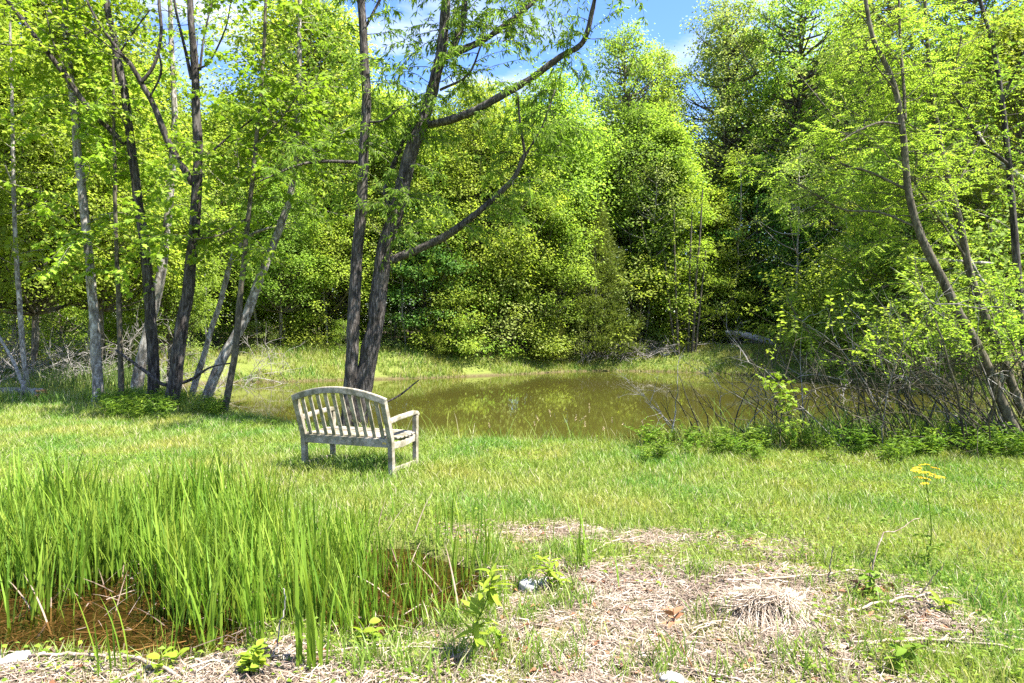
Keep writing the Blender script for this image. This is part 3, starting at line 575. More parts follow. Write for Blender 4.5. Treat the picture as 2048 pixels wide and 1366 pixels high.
D = 11.0
near_tree('willow_tree', 'straight dark left trunk of the twin willows behind the bench',
  [([(694, 880, 44), (700, 800, 37), (703, 700, 32), (712, 560, 30), (722, 420, 29), (728, 300, 25), (733, 200, 23), (727, 100, 21), (722, 0, 20), (716, -140, 16), (712, -260, 12)], D, D),
   ([(715, 325, 10), (650, 323, 8), (600, 330, 7), (520, 362, 4)], D, D - .6), ([(735, 245, 6), (770, 240, 5), (800, 215, 3)], D, D - .4), ([(728, 60, 8), (770, -20, 7), (820, -120, 4)], D, D + .8), ([(720, -60, 8), (660, -140, 6)], D, D - .8)],
  'bark_willow', 101, 'willow', 'leaf_willow', 70, (.5, 1.1), 32, .9, 20, zmin=3.6, barkamp=.24)
near_tree('willow_tree', 'leaning right trunk of the twin willows with long rising limbs',
  [([(724, 885, 56), (722, 830, 50), (735, 720, 47), (752, 640, 42), (772, 500, 41), (800, 400, 39), (822, 310, 37), (850, 230, 34), (880, 120, 29), (890, 40, 26), (896, -60, 22), (905, -200, 16)], D + .1, D + .1),
   ([(785, 520, 22), (880, 480, 20), (950, 430, 17), (1020, 365, 14), (1050, 310, 11)], D + .1, D - .4), ([(1050, 312, 8), (1040, 245, 6), (1036, 190, 4)], D - .4, D - .6), ([(1050, 312, 7), (1085, 250, 4), (1110, 180, 3)], D - .4, D - .2),
   ([(850, 250, 20), (905, 238, 20), (960, 215, 19), (1050, 165, 18), (1120, 115, 15), (1165, 85, 14), (1185, 20, 12), (1200, -60, 9)], D + .1, D - .8),
   ([(885, 115, 20), (960, 85, 16), (1010, 50, 14), (1070, 0, 12), (1130, -60, 9)], D + .1, D + .5), ([(900, 110, 18), (925, 45, 18), (932, -20, 15), (950, -140, 10)], D + .1, D + .5),
   ([(795, 435, 8), (770, 380, 14), (800, 300, 12), (825, 240, 8)], D + .3, D + .5), ([(880, 180, 8), (935, 150, 6), (963, 88, 5)], D, D - .3)],
  'bark_willow', 102, 'willow', 'leaf_willow', 180, (.5, 1.2), 34, .9, 24, zmin=3.0, barkamp=.24)

DL = 14.0
near_tree('sycamore_tree', 'pale barked tree with smooth white upper trunk at far left',
  [([(196, 800, 28), (192, 700, 26), (180, 540, 22), (166, 400, 20), (152, 260, 20), (140, 150, 17), (131, 50, 15), (127, -40, 13), (120, -150, 10)], DL, DL), ([(140, 70, 9), (110, 40, 10), (85, 0, 9), (60, -50, 6)], DL, DL - .5), ([(142, 75, 7), (180, 65, 8), (215, 50, 6)], DL, DL - .5)],
  'bark_pale', 103, 'big', 'leaf_big', 62, (.9, 2.2), 28, .6, 16, zmin=3.2, ls=1.25)
near_tree('young_tree', 'thin straight dark trunk just right of the pale barked tree',
  [([(242, 800, 15), (239, 640, 13), (232, 460, 10), (228, 250, 8), (226, 120, 6)], DL - .3, DL - .3)], 'bark_young', 104, 'big', 'leaf_big', 44, (.8, 2.0), 24, .6, 10, zmin=2.6, ls=1.25)
near_tree('walnut_tree', 'dark furrowed trunk with long limb rising to the upper left corner',
  [([(306, 800, 31), (304, 690, 29), (293, 540, 26), (276, 400, 24), (262, 290, 22), (252, 210, 20), (236, 120, 19), (215, 20, 16), (205, -60, 14), (190, -180, 10)], DL - .2, DL - .2),
   ([(250, 288, 13), (180, 218, 14), (130, 150, 14), (75, 80, 12), (15, 0, 10), (-30, -60, 8)], DL - .2, DL - 1.2), ([(150, 175, 5), (110, 95, 4), (90, 20, 3)], DL - .6, DL - 1), ([(78, 86, 5), (20, 90, 4), (-40, 80, 3)], DL - .9, DL - 1.4)],
  'bark_dark', 105, 'big', 'leaf_big', 58, (.8, 1.9), 20, .5, 16, zmin=3.2, ls=1.1)
near_tree('walnut_tree', 'grey trunk leaning right behind the two dark trunks',
  [([(268, 805, 32), (280, 740, 30), (300, 650, 27), (322, 540, 23), (340, 400, 18), (348, 240, 15), (342, 60, 12), (338, -60, 10)], DL + 1.5, DL + 1.5)], 'bark_pale', 106, 'oval', 'leaf_lime', 40, (.6, 1.4), 30, .5, 14, zmin=4, ls=1.2)
near_tree('walnut_tree', 'stout dark trunk forking into bare upper branches under the left sky gap',
  [([(340, 812, 38), (352, 730, 34), (366, 640, 32), (380, 540, 29), (392, 400, 26), (396, 300, 24), (390, 150, 20), (384, 60, 17), (378, -40, 14), (372, -160, 9)], DL - .8, DL - .8),
   ([(386, 368, 18), (340, 290, 17), (310, 215, 15), (285, 170, 14), (262, 130, 12), (240, 105, 10), (180, 15, 6), (160, -60, 4)], DL - .8, DL - 1.4), ([(283, 165, 10), (310, 125, 9), (322, 60, 8), (318, 0, 8), (320, -80, 6)], DL - 1.1, DL - 1.0), ([(300, 195, 5), (322, 145, 6), (316, 95, 4)], DL - 1.1, DL - 1.3),
   ([(383, 158, 10), (368, 90, 8), (352, 20, 7), (340, -60, 5)], DL - .8, DL - .5), ([(392, 140, 6), (420, 122, 5), (450, 60, 4), (462, 0, 3)], DL - .8, DL - 1.2), ([(258, 120, 6), (215, 90, 4), (165, 50, 3)], DL - 1.2, DL - 1.5), ([(240, 105, 5), (270, 60, 4), (300, 20, 3)], DL - 1.2, DL - 1.5), ([(400, 140, 7), (407, 80, 5), (425, 0, 4)], DL - .8, DL - .6), ([(395, 330, 6), (450, 280, 6), (510, 235, 4)], DL - .8, DL - .4)],
  'bark_dark', 107, 'oval', 'leaf_big', 60, (.5, 1.2), 5, .2, 18, zmin=3.4)
near_tree('young_tree', 'slim pale trunk leaning right between the dark trunks and the water',
  [([(384, 790, 17), (405, 720, 15), (425, 650, 14), (442, 600, 13), (462, 520, 11), (500, 472, 9), (540, 455, 6)], DL + .6, DL + .6), ([(438, 610, 7), (455, 560, 7), (470, 470, 5)], DL + .6, DL + .9)], 'bark_pale', 108, 'oval', 'leaf_lime', 14, (.5, 1.2), 20, .5, 12, zmin=2.6)
near_tree('walnut_tree', 'sturdy trunk leaning right with sunlit pale upper part left of bench',
  [([(402, 822, 28), (425, 765, 27), (452, 705, 26), (490, 640, 25), (515, 570, 23), (535, 520, 21), (560, 450, 19), (582, 380, 17), (594, 260, 15), (598, 120, 12), (600, 0, 10), (604, -120, 7)], DL - .4, DL), ([(590, 340, 6), (640, 300, 5), (690, 260, 3)], DL, DL - .4)],
  'bark_pale', 109, 'willow', 'leaf_willow', 130, (.6, 1.6), 30, .7, 16, zmin=3.6, ls=1.1)
near_tree('young_tree', 'slender grey trunk nearest the water edge left of bench',
  [([(446, 838, 20), (458, 770, 18), (470, 700, 17), (480, 600, 15), (492, 480, 13), (508, 320, 11), (524, 160, 9), (532, 0, 7), (538, -120, 5)], DL - 1.2, DL - 1.2), ([(496, 435, 5), (440, 470, 5), (380, 480, 3)], DL - 1.2, DL - 1.6), ([(512, 290, 4), (560, 240, 4), (610, 170, 3)], DL - 1.2, DL - 1.6), ([(505, 360, 5), (570, 335, 5), (640, 300, 4)], DL - 1.2, DL - 1.8)],
  'bark_young', 110, 'big', 'leaf_big', 100, (.8, 2.0), 24, .6, 12, zmin=2.8, ls=1.2)
near_tree('birch_tree', 'thin white stem at the left edge above the fallen log',
  [([(52, 760, 14), (45, 680, 13), (37, 580, 12), (30, 450, 10), (26, 300, 9), (22, 120, 7), (16, -80, 4)], 15.5, 15.5), ([(30, 380, 4), (10, 330, 3)], 15.5, 15.2)], 'bark_pale', 111, 'big', 'leaf_big', 50, (.8, 2.0), 24, .6, 12, zmin=3.0, ls=1.2)
# extra leafy saplings between, behind the trunks
for q, (px, d, H, lab) in enumerate([(60, 18, 9.3, 'leafy tree filling the upper left behind the white stem'), (200, 20, 9.6, 'leafy tree behind the pale barked and dark trunks'), (330, 22, 7.6, 'leafy tree between the two dark trunks'), (-60, 17, 9.5, 'leafy tree partly cut by the left frame edge')]):
    put_tree('broad', (0, 0, 1, 0)[q], px, d, H, lab, name='leafy_tree', wide=.95)

# right hand trees
DR = 9.2
near_tree('locust_tree', 'tall slender right trunk curving up left out of the thicket',
  [([(2068, 915, 27), (2025, 850, 26), (1990, 770, 26), (1955, 690, 25), (1905, 600, 23), (1850, 490, 21), (1818, 390, 18), (1806, 270, 16), (1785, 160, 13), (1745, 70, 11), (1728, -30, 9), (1720, -120, 6)], DR, DR),
   ([(1810, 240, 9), (1806, 150, 8), (1800, 60, 7), (1796, -60, 5)], DR, DR + .3), ([(1806, 250, 7), (1760, 245, 6), (1710, 265, 4), (1680, 285, 3)], DR, DR - .4), ([(1815, 380, 8), (1740, 345, 7), (1690, 330, 5), (1640, 300, 3)], DR, DR + .5), ([(1835, 455, 7), (1760, 425, 6), (1690, 420, 5), (1640, 395, 4), (1590, 365, 3)], DR, DR + .5), ([(1790, 180, 5), (1750, 130, 4)], DR, DR - .3)],
  'bark_young', 121, 'pinnate', 'leaf_lime', 120, (.5, 1.3), 8, .5, 14, zmin=2.2, back=.9, wf=.74)
near_tree('locust_tree', 'second slender trunk right of the tallest one in the thicket',
  [([(2075, 900, 24), (2035, 800, 22), (2005, 715, 21), (1970, 630, 20), (1940, 545, 19), (1918, 440, 17), (1892, 340, 14), (1872, 240, 12), (1858, 130, 10), (1850, 0, 8), (1846, -80, 6)], DR + .6, DR + .6),
   ([(1910, 400, 7), (1860, 330, 6), (1815, 280, 4)], DR + .6, DR + .2), ([(1905, 390, 6), (1940, 320, 5), (1975, 250, 4)], DR + .6, DR + .9), ([(1870, 230, 5), (1910, 130, 4), (1925, 60, 3)], DR + .6, DR + .4), ([(1935, 520, 7), (1880, 440, 6), (1815, 345, 4)], DR + .6, DR + .3)],
  'bark_young', 122, 'pinnate', 'leaf_lime', 110, (.5, 1.3), 8, .5, 14, zmin=2.0, back=.9, wf=.74)
near_tree('locust_tree', 'dark upright trunk close to the right frame edge',
  [([(2062, 900, 18), (2052, 740, 17), (2040, 600, 15), (2025, 420, 13), (2012, 260, 11), (1990, 110, 9), (1960, 0, 7), (1940, -80, 5)], DR + 1.2, DR + 1.2), ([(2018, 330, 8), (1960, 280, 8), (1925, 215, 6), (1880, 160, 4)], DR + 1.2, DR + .8), ([(2005, 200, 6), (2050, 100, 5)], DR + 1.2, DR + 1)],
  'bark_dark', 123, 'oval', 'leaf_mid', 70, (.5, 1.2), 24, .5, 12, zmin=1.8, back=.7, wf=.9)
near_tree('locust_tree', 'dead grey leaning limb entering from the right frame edge',
  [([(2200, 900, 22), (2170, 620, 20), (2120, 430, 18), (2048, 362, 17), (2000, 325, 16), (1965, 285, 14), (1955, 262, 10)], DR + 1.8, DR + 2.2)], 'deadwood', 124, None, None, 0)
near_tree('young_tree', 'pale thin trunk leaning left low inside the right thicket',
  [([(2000, 640, 10), (1950, 540, 10), (1900, 450, 9), (1850, 400, 7), (1810, 370, 5)], DR + 1.4, DR + 1.8), ([(1900, 455, 5), (1880, 380, 4)], DR + 1.5, DR + 1.6)], 'deadwood', 125, None, None, 10, (.4, .9), 10, .3)

# thicket of many-stemmed shrubs on the right near bank
def thicket(px, py, d, seed, label, nst=9,  hh=(1.4, 2.6), leanx=-.35, leafm='leaf_mid', lk='oval', dens=1.0, dead=.3, group=None):
    rs = np.random.RandomState(seed); x = (px - CX) / F * d; base = np.array([x, d, g1(x, d)])
    root = thing('thicket_shrub', label, 'shrub', tuple(base), group=group); tb, db, lb = Buf(), Buf(), Buf(); nb = 0
    for s in range(int(nst * 1.0)):
        p = base + np.array([rs.normal(0, .34), rs.normal(0, .25), -.05]); p[2] = g1(p[0], p[1]) - .05
        h = rs.uniform(*hh); isdead = rs.uniform() < dead - .08
        dv = unit(np.array([leanx + rs.normal(0, .35), rs.normal(0, .3), 1.0]))
        bb = db if isdead else tb
        P = twig(bb, p, dv, h, .25, rs, rs.uniform(.008, .02), 9)
        for t in range(8):
            q = P[rs.randint(3, 8)]
            if q[2] - base[2] < .9 and rs.uniform() < .7: continue
            P2 = twig(bb, q, dv + rs.normal(0, .65, 3), rs.uniform(.3, .9), .3, rs, .006, 6)
            lo_ = P2[-1, 2] - base[2] < rs.uniform(1.15, 1.7)
            if not isdead and not lo_: spray(lb, P2, int(16 * dens * rs.uniform(.4, 1.4)), rs, lk, 1.0)
            for t2 in range(2):
                P3 = twig(bb, P2[rs.randint(1, 5)], unit(P2[-1] - P2[0]) + rs.normal(0, .7, 3), rs.uniform(.15, .45), .3, rs, .003, 4)
                if not isdead and not lo_: spray(lb, P3, int(10 * dens * rs.uniform(.4, 1.4)), rs, lk, 1.0)
    for s in range(nst // 2 + 1):
        p = base + np.array([rs.normal(0, .3), rs.normal(0, .3), 0]); p[2] = g1(p[0], p[1]) - .05; twig(tb, p, unit(np.array([leanx * 1.6 + rs.normal(0, .3), rs.normal(0, .2), 1.0])), rs.uniform(1.1, 2.3), .1, rs, rs.uniform(.012, .022), 9)
    link('stems', tb.mesh('stems', M['bark_young'], off=base), root, kind='stuff')
    if db.n: link('dead_stems', db.mesh('dead_stems', M['deadwood'], off=base), root, kind='stuff')
    if lb.n: link('foliage', lb.mesh('foliage', M[leafm], False, off=base), root, kind='stuff')
TH = [(1415, 915, 9.6, 'sparse pale twiggy bush at the left end of the right thicket', 4, (.9, 1.5), -.4, .25, .8), (1500, 918, 9.7, 'thin leafy sapling bush beside the pale twiggy bush', 4, (1.0, 1.7), -.1, .7, .35), (1580, 920, 9.4, 'open bush with pale forked stem before the pond', 5, (1.1, 1.9), -.1, .8, .5),
      (1660, 925, 9.6, 'bush of slanting grey stems over the water', 7, (1.2, 2.1), -.3, .9, .4), (1740, 925, 9.3, 'dense leafy bush with dark slanting stems mid thicket', 9, (1.4, 2.4), -.4, 1.2, .3), (1810, 928, 9.6, 'tall leafy bush left of the yellow flowers', 9, (1.6, 2.6), -.35, 1.3, .3),
      (1890, 930, 9.5, 'bush leaning left right behind the yellow flowers', 10, (1.6, 2.8), -.45, 1.3, .35), (1970, 930, 9.2, 'thick bush of crossing stems right of the yellow flowers', 11, (1.5, 2.7), -.5, 1.3, .35), (2050, 930, 9.0, 'dark tangled bush at the right frame edge', 11, (1.6, 2.8), -.4, 1.3, .3), (1850, 900, 10.8, 'leafy bush by the water behind the front bushes', 10, (1.8, 3.0), -.4, 1.5, .2), (1980, 900, 10.8, 'second leafy bush by the water under the slender trunks', 10, (1.8, 3.0), -.4, 1.5, .2), (2100, 900, 10.0, 'leafy bush partly cut by the right frame edge', 10, (1.8, 3.0), -.4, 1.5, .2)]
for k, (px, py, d, lab, n, hh, lx, dn, dead) in enumerate(TH): thicket(px, py, d, 300 + k, lab, n, hh, lx, ('leaf_mid', 'leaf_lime', 'leaf_willow')[k % 3], 'oval', dn, dead)

# bare grey brush on the left bank
def brush(px, d, seed, label, n=14, h=(1.2, 2.6), spread=.9, mat='deadwood', group=None, name='bare_shrub', flat=0, th=1.0):
    rs = np.random.RandomState(seed); x = (px - CX) / F * d; base = np.array([x, d, g1(x, d)]); tb = Buf()
    for s in range(n):
        p = base + np.array([rs.normal(0, spread * .5), rs.normal(0, .4), -.05]); dv = np.array([rs.normal(0, .6), rs.normal(0, .4), rs.uniform(.3, 1) if not flat else rs.uniform(0.02, .35)])
        P = twig(tb, p, dv, rs.uniform(*h), .3, rs, th * rs.uniform(.010, .02), 8)
        for t in range(7):
            P2 = twig(tb, P[rs.randint(2, 7)], unit(P[-1] - P[0]) + rs.normal(0, .8, 3), rs.uniform(.4, 1.1), .3, rs, .009 * th, 5)
            for u in range(2): twig(tb, P2[rs.randint(1, 4)], unit(P2[-1] - P2[0]) + rs.normal(0, .8, 3), rs.uniform(.2, .6), .2, rs, .006 * th, 4)
    root = thing(name, label, 'shrub' if name == 'bare_shrub' else 'brush pile', tuple(base), group=group)
    link('stems' if name == 'bare_shrub' else 'branches', tb.mesh('stems', M[mat], off=base), root, kind='stuff')
for k, (px, d) in enumerate([(15, 18), (70, 20), (120, 17.5), (170, 20), (230, 19), (300, 22), (360, 21), (-40, 17), (510, 26.8), (450, 23.5)]):
    brush(px, d, 400 + k, 'leafless grey tangled shrub on the bank among the left trunks' if px < 400 else ('leafless grey shrub across the water behind the slender grey trunk' if px < 500 else 'leafless grey shrub on far bank left of the bench'), 8, group='bare shrubs among the left trunks' if px < 400 else None)
brush(1215, 35.2, 431, 'grey brush pile of cut branches on the far bank below the cedar', 40, (.9, 2.2), 2.6, name='brush_pile', flat=1, th=1.7)
brush(1285, 35.0, 432, 'smaller grey brush pile right of the one below the cedar', 16, (.8, 1.8), 2.2, name='brush_pile', flat=1, th=1.7)
brush(1500, 36.2, 433, 'tangle of pale dead branches around the fallen logs', 16, (.8, 1.8), 2.0, name='brush_pile', flat=1, th=1.7)
brush(1720, 19.5, 434, 'grey dead twigs drooping to the water right of the pond', 18, (.8, 1.6), 1.6, name='brush_pile', flat=1, th=1.7)

# slender stem cluster on the far bank
near_tree('sapling_cluster', 'cluster of slender dark stems at the water edge under the pointed lime tree',
  [([(1384, 722, 9), (1388, 650, 7), (1392, 560, 6), (1400, 470, 5), (1405, 380, 3)], 34.4, 34.4), ([(1376, 722, 8), (1378, 650, 6), (1380, 540, 5), (1384, 420, 3)], 34.5, 34.5), ([(1358, 720, 7), (1354, 640, 6), (1350, 540, 5), (1348, 420, 3)], 34.4, 34.4), ([(1352, 720, 5), (1340, 620, 5), (1330, 520, 3)], 34.4, 34.4), ([(1390, 722, 6), (1400, 610, 5), (1412, 500, 3)], 34.4, 34.4)],
  'bark_young', 140, 'oval', 'leaf_lime', 44, (.6, 1.5), 30, .4, 8, zmin=2.0, ls=1.7)

# fallen logs
def log(name, label, pts, d0, d1, mat, k=12, endmat=None):
    ds = np.linspace(d0, d1, len(pts)); P = np.array([W(p[0], p[1], d) for p, d in zip(pts, ds)]); R = np.array([p[2] / 2 / F * d for p, d in zip(pts, ds)])
    base = P[0].copy(); bf = Buf(); tube(bf, crom(P, 24), np.interp(np.linspace(0, 1, 24), np.linspace(0, 1, len(R)), R), k, bark=.12)
    root = thing(name, label, 'log', tuple(base)); link('stem', bf.mesh('stem', M[mat], off=base), root)
    if endmat:
        e = Buf(); T_ = unit(P[-1] - P[-2]); rs = np.random.RandomState(3)
        for s in range(16):
            o = rs.normal(0, 1, 3) * R[-1] * .5; tube(e, [P[-1] - T_ * .03 + o, P[-1] + T_ * rs.uniform(.02, .13) + o * .9], [R[-1] * .3, .003], 4)
        link('broken_end', e.mesh('broken_end', M[endmat], off=base), root)
    return root
log('fallen_log', 'pale fallen log slanting down to the right on the far bank', [(1450, 664, 7), (1490, 670, 12), (1520, 679, 14), (1550, 688, 15)], 36.2, 35.6, 'logwood')
log('fallen_log', 'thinner pale fallen log lying below the slanting one', [(1447, 694, 5), (1480, 698, 9), (1525, 703, 10)], 34.7, 34.4, 'logwood')
log('fallen_log', 'grey drift log lying along the far waterline', [(1325, 710, 5), (1380, 715, 9), (1440, 713, 6)], 34.6, 34.6, 'logwood')
log('fallen_log', 'fallen log with orange broken end at the left frame edge', [(-60, 786, 16), (0, 784, 17), (45, 784, 18), (84, 786, 19)], 15.2, 14.6, 'bark_pale', endmat='rawwood')
log('fallen_branch', 'slanting bare branch leaning on the fallen log at left', [(50, 782, 8), (30, 730, 7), (8, 690, 5), (-20, 640, 4)], 14.8, 15.2, 'deadwood', 7)
log('fallen_branch', 'dead branch crossing low between the dark trunks', [(232, 700, 5), (290, 742, 7), (330, 770, 7), (380, 760, 6), (420, 735, 4), (470, 725, 3)], 13.6, 13.0, 'bark_dark', 7)
log('fallen_branch', 'white dead branch stretched across behind the slender right trunks', [(1815, 515, 5), (1850, 520, 7), (1900, 521, 6), (1985, 527, 5)], 10.6, 10.9, 'deadwood', 7)
log('fallen_branch', 'thin forked twig reaching over the water right of bench', [(770, 806, 3), (800, 790, 4), (825, 770, 3), (838, 760, 2)], 10.8, 11.2, 'bark_dark', 6)

# ------------------------------------------------------------------ bench
def slab(buf, corners8): buf.add(corners8, [[0, 3, 2, 1], [4, 5, 6, 7], [0, 1, 5, 4], [1, 2, 6, 5], [2, 3, 7, 6], [3, 0, 4, 7]])
def beam(name, path, wx, wz, parent, mat='wood', bev=.006, axis=None):
    """bar of section wx by wz swept along path (local points) with bevelled edges"""
    P = np.asarray(path, float); n = len(P); T_ = unit(np.gradient(P, axis=0)); ref = np.array(axis if axis is not None else (0, 1, 0), float)
    A = unit(ref - (T_ @ ref)[:, None] * T_); B = np.cross(T_, A)
    bm = bmesh.new(); rings = []
    for k in range(n): rings.append([bm.verts.new(P[k] + A[k] * sx * wx / 2 + B[k] * sz * wz / 2) for sx, sz in ((-1, -1), (1, -1), (1, 1), (-1, 1))])
    for k in range(n - 1):
        for j in range(4): bm.faces.new((rings[k][j], rings[k][(j + 1) % 4], rings[k + 1][(j + 1) % 4], rings[k + 1][j]))
    bm.faces.new(rings[0][::-1]); bm.faces.new(rings[-1])
    bmesh.ops.recalc_face_normals(bm, faces=bm.faces)
    ed = [e for e in bm.edges if e.calc_face_angle(0) > .6]
    bmesh.ops.bevel(bm, geom=ed, offset=bev, segments=2, affect='EDGES', profile=.6)
    me = bpy.data.meshes.new(name); bm.to_mesh(me); bm.free(); me.materials.append(M[mat]); return link(name, me, parent)
BL = 1.20; bx, by = -2.42, 7.86
bench = thing('park_bench', 'weathered wooden garden bench with arched slatted back facing the pond', 'bench', (bx, by, g1(bx + .55, by + .1) - .01), math.atan2(-.41, 1.106))
def lean_y(z): return 0.0 if z < .43 else -0.36 * (z - .43)
for x in (.03, BL - .03):
    beam('rear_post', [(x, .03, -.06), (x, .015, .2), (x, .0, .42), (x, lean_y(.6), .6), (x, lean_y(.86), .86)], .06, .058, bench)
    beam('front_leg', [(x, .56, -.06), (x, .56, .3), (x, .56, .625)], .055, .055, bench)
    beam('armrest', [(x, lean_y(.63) + .02, .625), (x, .15, .648), (x, .4, .66), (x, .52, .665), (x, .575, .655), (x, .60, .625)], .06, .048, bench, axis=(1, 0, 0), bev=.012)
    beam('side_rail', [(x, .03, .355), (x, .25, .345), (x, .54, .37)], .026, .075, bench, axis=(1, 0, 0))
    beam('stretcher', [(x, .03, .085), (x, .54, .085)], .03, .045, bench, axis=(1, 0, 0))
us = np.linspace(0, 1, 15)
arch = lambda u: .855 + .115 * (1 - (2 * u - 1) ** 2) ** 1.0
beam('top_rail', [(u * BL, lean_y(arch(u)) - .004, arch(u)) for u in us], .05, .072, bench, bev=.010)
beam('rear_rail', [(.062, -.004, .385), (BL - .062, -.004, .385)], .036, .095, bench)
beam('front_rail', [(.062, .56, .365), (BL - .062, .56, .365)], .03, .075, bench)
for k in range(10):
    u = (k + 1) / 11; x = u * BL * .965 + .0175 * BL
    beam('back_slat', [(x, .004, .425), (x, lean_y(.62) + .004, .62), (x, lean_y(arch(u) - .03), arch(u) - .03)], .016, .046, bench, axis=(0, 1, .3))
for k in range(7):
    y = .045 + k * .083; z = .438 - .012 * math.sin(math.pi * min(1, k / 5.5)); dx = .062 if (k == 0 or k == 6) else .0
    beam('seat_slat', [(dx, y, z), (BL - dx, y, z)], .066, .02, bench, axis=(0, 1, 0), bev=.005)
beam('name_plate', [(BL * .90, -.0245, .385), (BL * .94, -.0245, .385)], .003, .022, bench, 'brass', .001)

# ------------------------------------------------------------------ grass and ground cover
def scatter(n, x0, x1, y0, y1, rs): return rs.uniform(x0, x1, n), rs.uniform(y0, y1, n)
rs = np.random.RandomState(21)
def inview(x, y, m=.55): return np.abs(x) < .75 * y + m
lawn, dry = Buf(), Buf()
x, y = scatter(1190000, -12.5, 12.0, 2.5, 13.8, rs)
den = np.clip(1.25 - .075 * (y - 3), .42, 1.0)
k = inview(x, y, 2.4) & (rs.uniform(0, 1, len(x)) < den * np.where(inview(x, y, .3), .56, .26)); x, y = x[k], y[k]
s = pond_sd(x, y); st = straw_f(x, y); pu = puddle_f(x, y)
k = (s > .05) & (pu < .35); x, y, s, st = x[k], y[k], s[k], st[k]
u = rs.uniform(0, 1, len(x))
keep = u < (1 - st) ** 1.6 * .97 + .05
isdry = (rs.uniform(0, 1, len(x)) < sstep(.05, .7, st + .3 * (n2(x, y, 1.3, 6.6) - .45)))
h = (.045 + .06 * rs.uniform(0, 1, len(x)) + .05 * n2(x, y, 1.7, 8.8) * rs.uniform(.3, 1, len(x))) * (1 - .5 * st)
h = h * (1 + 1.3 * np.exp(-(((x + 1.75) / .85) ** 2 + ((y - 7.95) / .5) ** 2)))
h = h * (1 + 1.6 * (1 - sstep(.1, 1.0, s)) + .35 * sstep(7, 11, y))
for bf, kk in ((lawn, keep & ~isdry), (dry, keep & isdry)):
    P = np.c_[x[kk], y[kk], gz(x[kk], y[kk]) - .01]; blades(bf, P, h[kk], (.0045 + .0006 * (y[kk] - 3)) * rs.uniform(.7, 1.3, kk.sum()), .75, rs, 2)
tag(link('lawn_grass', lawn.mesh('lawn_grass', M['lawn'], False)), 'short bright green grass of the lawn', 'grass', kind='stuff')
tag(link('dry_grass', dry.mesh('dry_grass', M['lawn_dry'], False)), 'thin yellowing grass around the bare straw patch', 'grass', kind='stuff')
# tall bank grass: near bank strip and far bank
bank = Buf()
x, y = scatter(70000, -5, 11, 8.2, 12.8, rs); s = pond_sd(x, y); lim = .5 + .7 * sstep(1.0, 4.5, x) + .5 * n2(x, y, 1.2, 3.3)
k = (s > -.15) & (s < lim) & inview(x, y, 1); x, y, s = x[k], y[k], s[k]
hh = rs.uniform(.14, .42, len(x)) * (.9 + .6 * sstep(1, 5, x)) * np.where(rs.uniform(0, 1, len(x)) < .06, 1.8, 1)
blades(bank, np.c_[x, y, gz(x, y) - .02], hh, .009, .6, rs, 3)
x, y = scatter(26000, -12, -3.2, 11.2, 16, rs); s = pond_sd(x, y); k = (s > -.1) & (n2(x, y, .9, 1.1) > .35) & (x / y * F + CX < 440) & (inview(x, y, 1)) & (y > 12.2 + 0.6 * n2(x, y, .7, 2)); x, y = x[k], y[k]
blades(bank, np.c_[x, y, gz(x, y) - .02], rs.uniform(.12, .4, len(x)), .010, .5, rs, 3)
tag(link('bank_grass', bank.mesh('bank_grass', M['lawn'], False)), 'taller green grass along the near edge of the pond', 'grass', kind='stuff')
farb = Buf()
x, y = scatter(250000, -26, 16, 17, 38, rs); s = pond_sd(x, y)
k = (s > -.25) & (s < 6.5) & inview(x, y, 2) & (rs.uniform(0, 1, len(x)) < .25 + .75 * (s < 4.5)); x, y, s = x[k], y[k], s[k]
k = n2(x, y, .5, 7.7) + .35 * n2(x, y, 2., 3.7) > .42; x, y, s = x[k], y[k], s[k]
blades(farb, np.c_[x, y, gz(x, y) - .03], rs.uniform(.12, .36, len(x)) * (.7 + .6 * n2(x, y, .7, 5.)), rs.uniform(.016, .03, len(x)), .6, rs, 2)
tag(link('far_bank_grass', farb.mesh('far_bank_grass', M['bank_grass'], False)), 'sunlit grass covering the far bank of the pond', 'grass', kind='stuff')
rdm = Buf()
x, y = scatter(16000, -22, -8.6, 14.5, 24, rs); s = pond_sd(x, y); k = (s > .2) & (n2(x, y, .5, 4.4) > .4); x, y = x[k], y[k]
blades(rdm, np.c_[x, y, gz(x, y) - .03], rs.uniform(.3, .9, len(x)), .014, .35, rs, 3)
tag(link('pale_sedge', rdm.mesh('pale_sedge', M['reed_far'], False)), 'pale grey green sedge among the left trunks', 'sedge', kind='stuff')

# clover and low weeds mixed into the lawn and the straw
cl = Buf(); x, y = scatter(60000, -9, 9, 3.0, 11, rs); s = pond_sd(x, y); k = (s > .3) & (puddle_f(x, y) < .3) & inview(x, y) & (n2(x, y, 1.1, 17.) * .7 + n2(x, y, 4.2, 11.) * .3 > .52); x, y = x[k], y[k]; m = len(x)
a = rs.uniform(0, 6.28, m); leaves(cl, np.c_[x, y, gz(x, y) + rs.uniform(.01, .085, m) * (1 - .6 * straw_f(x, y))], np.c_[np.cos(a), np.sin(a), rs.uniform(-.2, .5, m)], np.c_[rs.normal(0, .35, m), rs.normal(0, .35, m), np.ones(m)], rs.uniform(.018, .045, m), rs.uniform(.012, .026, m))
tag(link('clover_leaves', cl.mesh('clover_leaves', M['herb'], False)), 'low clover and broad leaved weeds mixed into the grass', 'clover', kind='stuff')
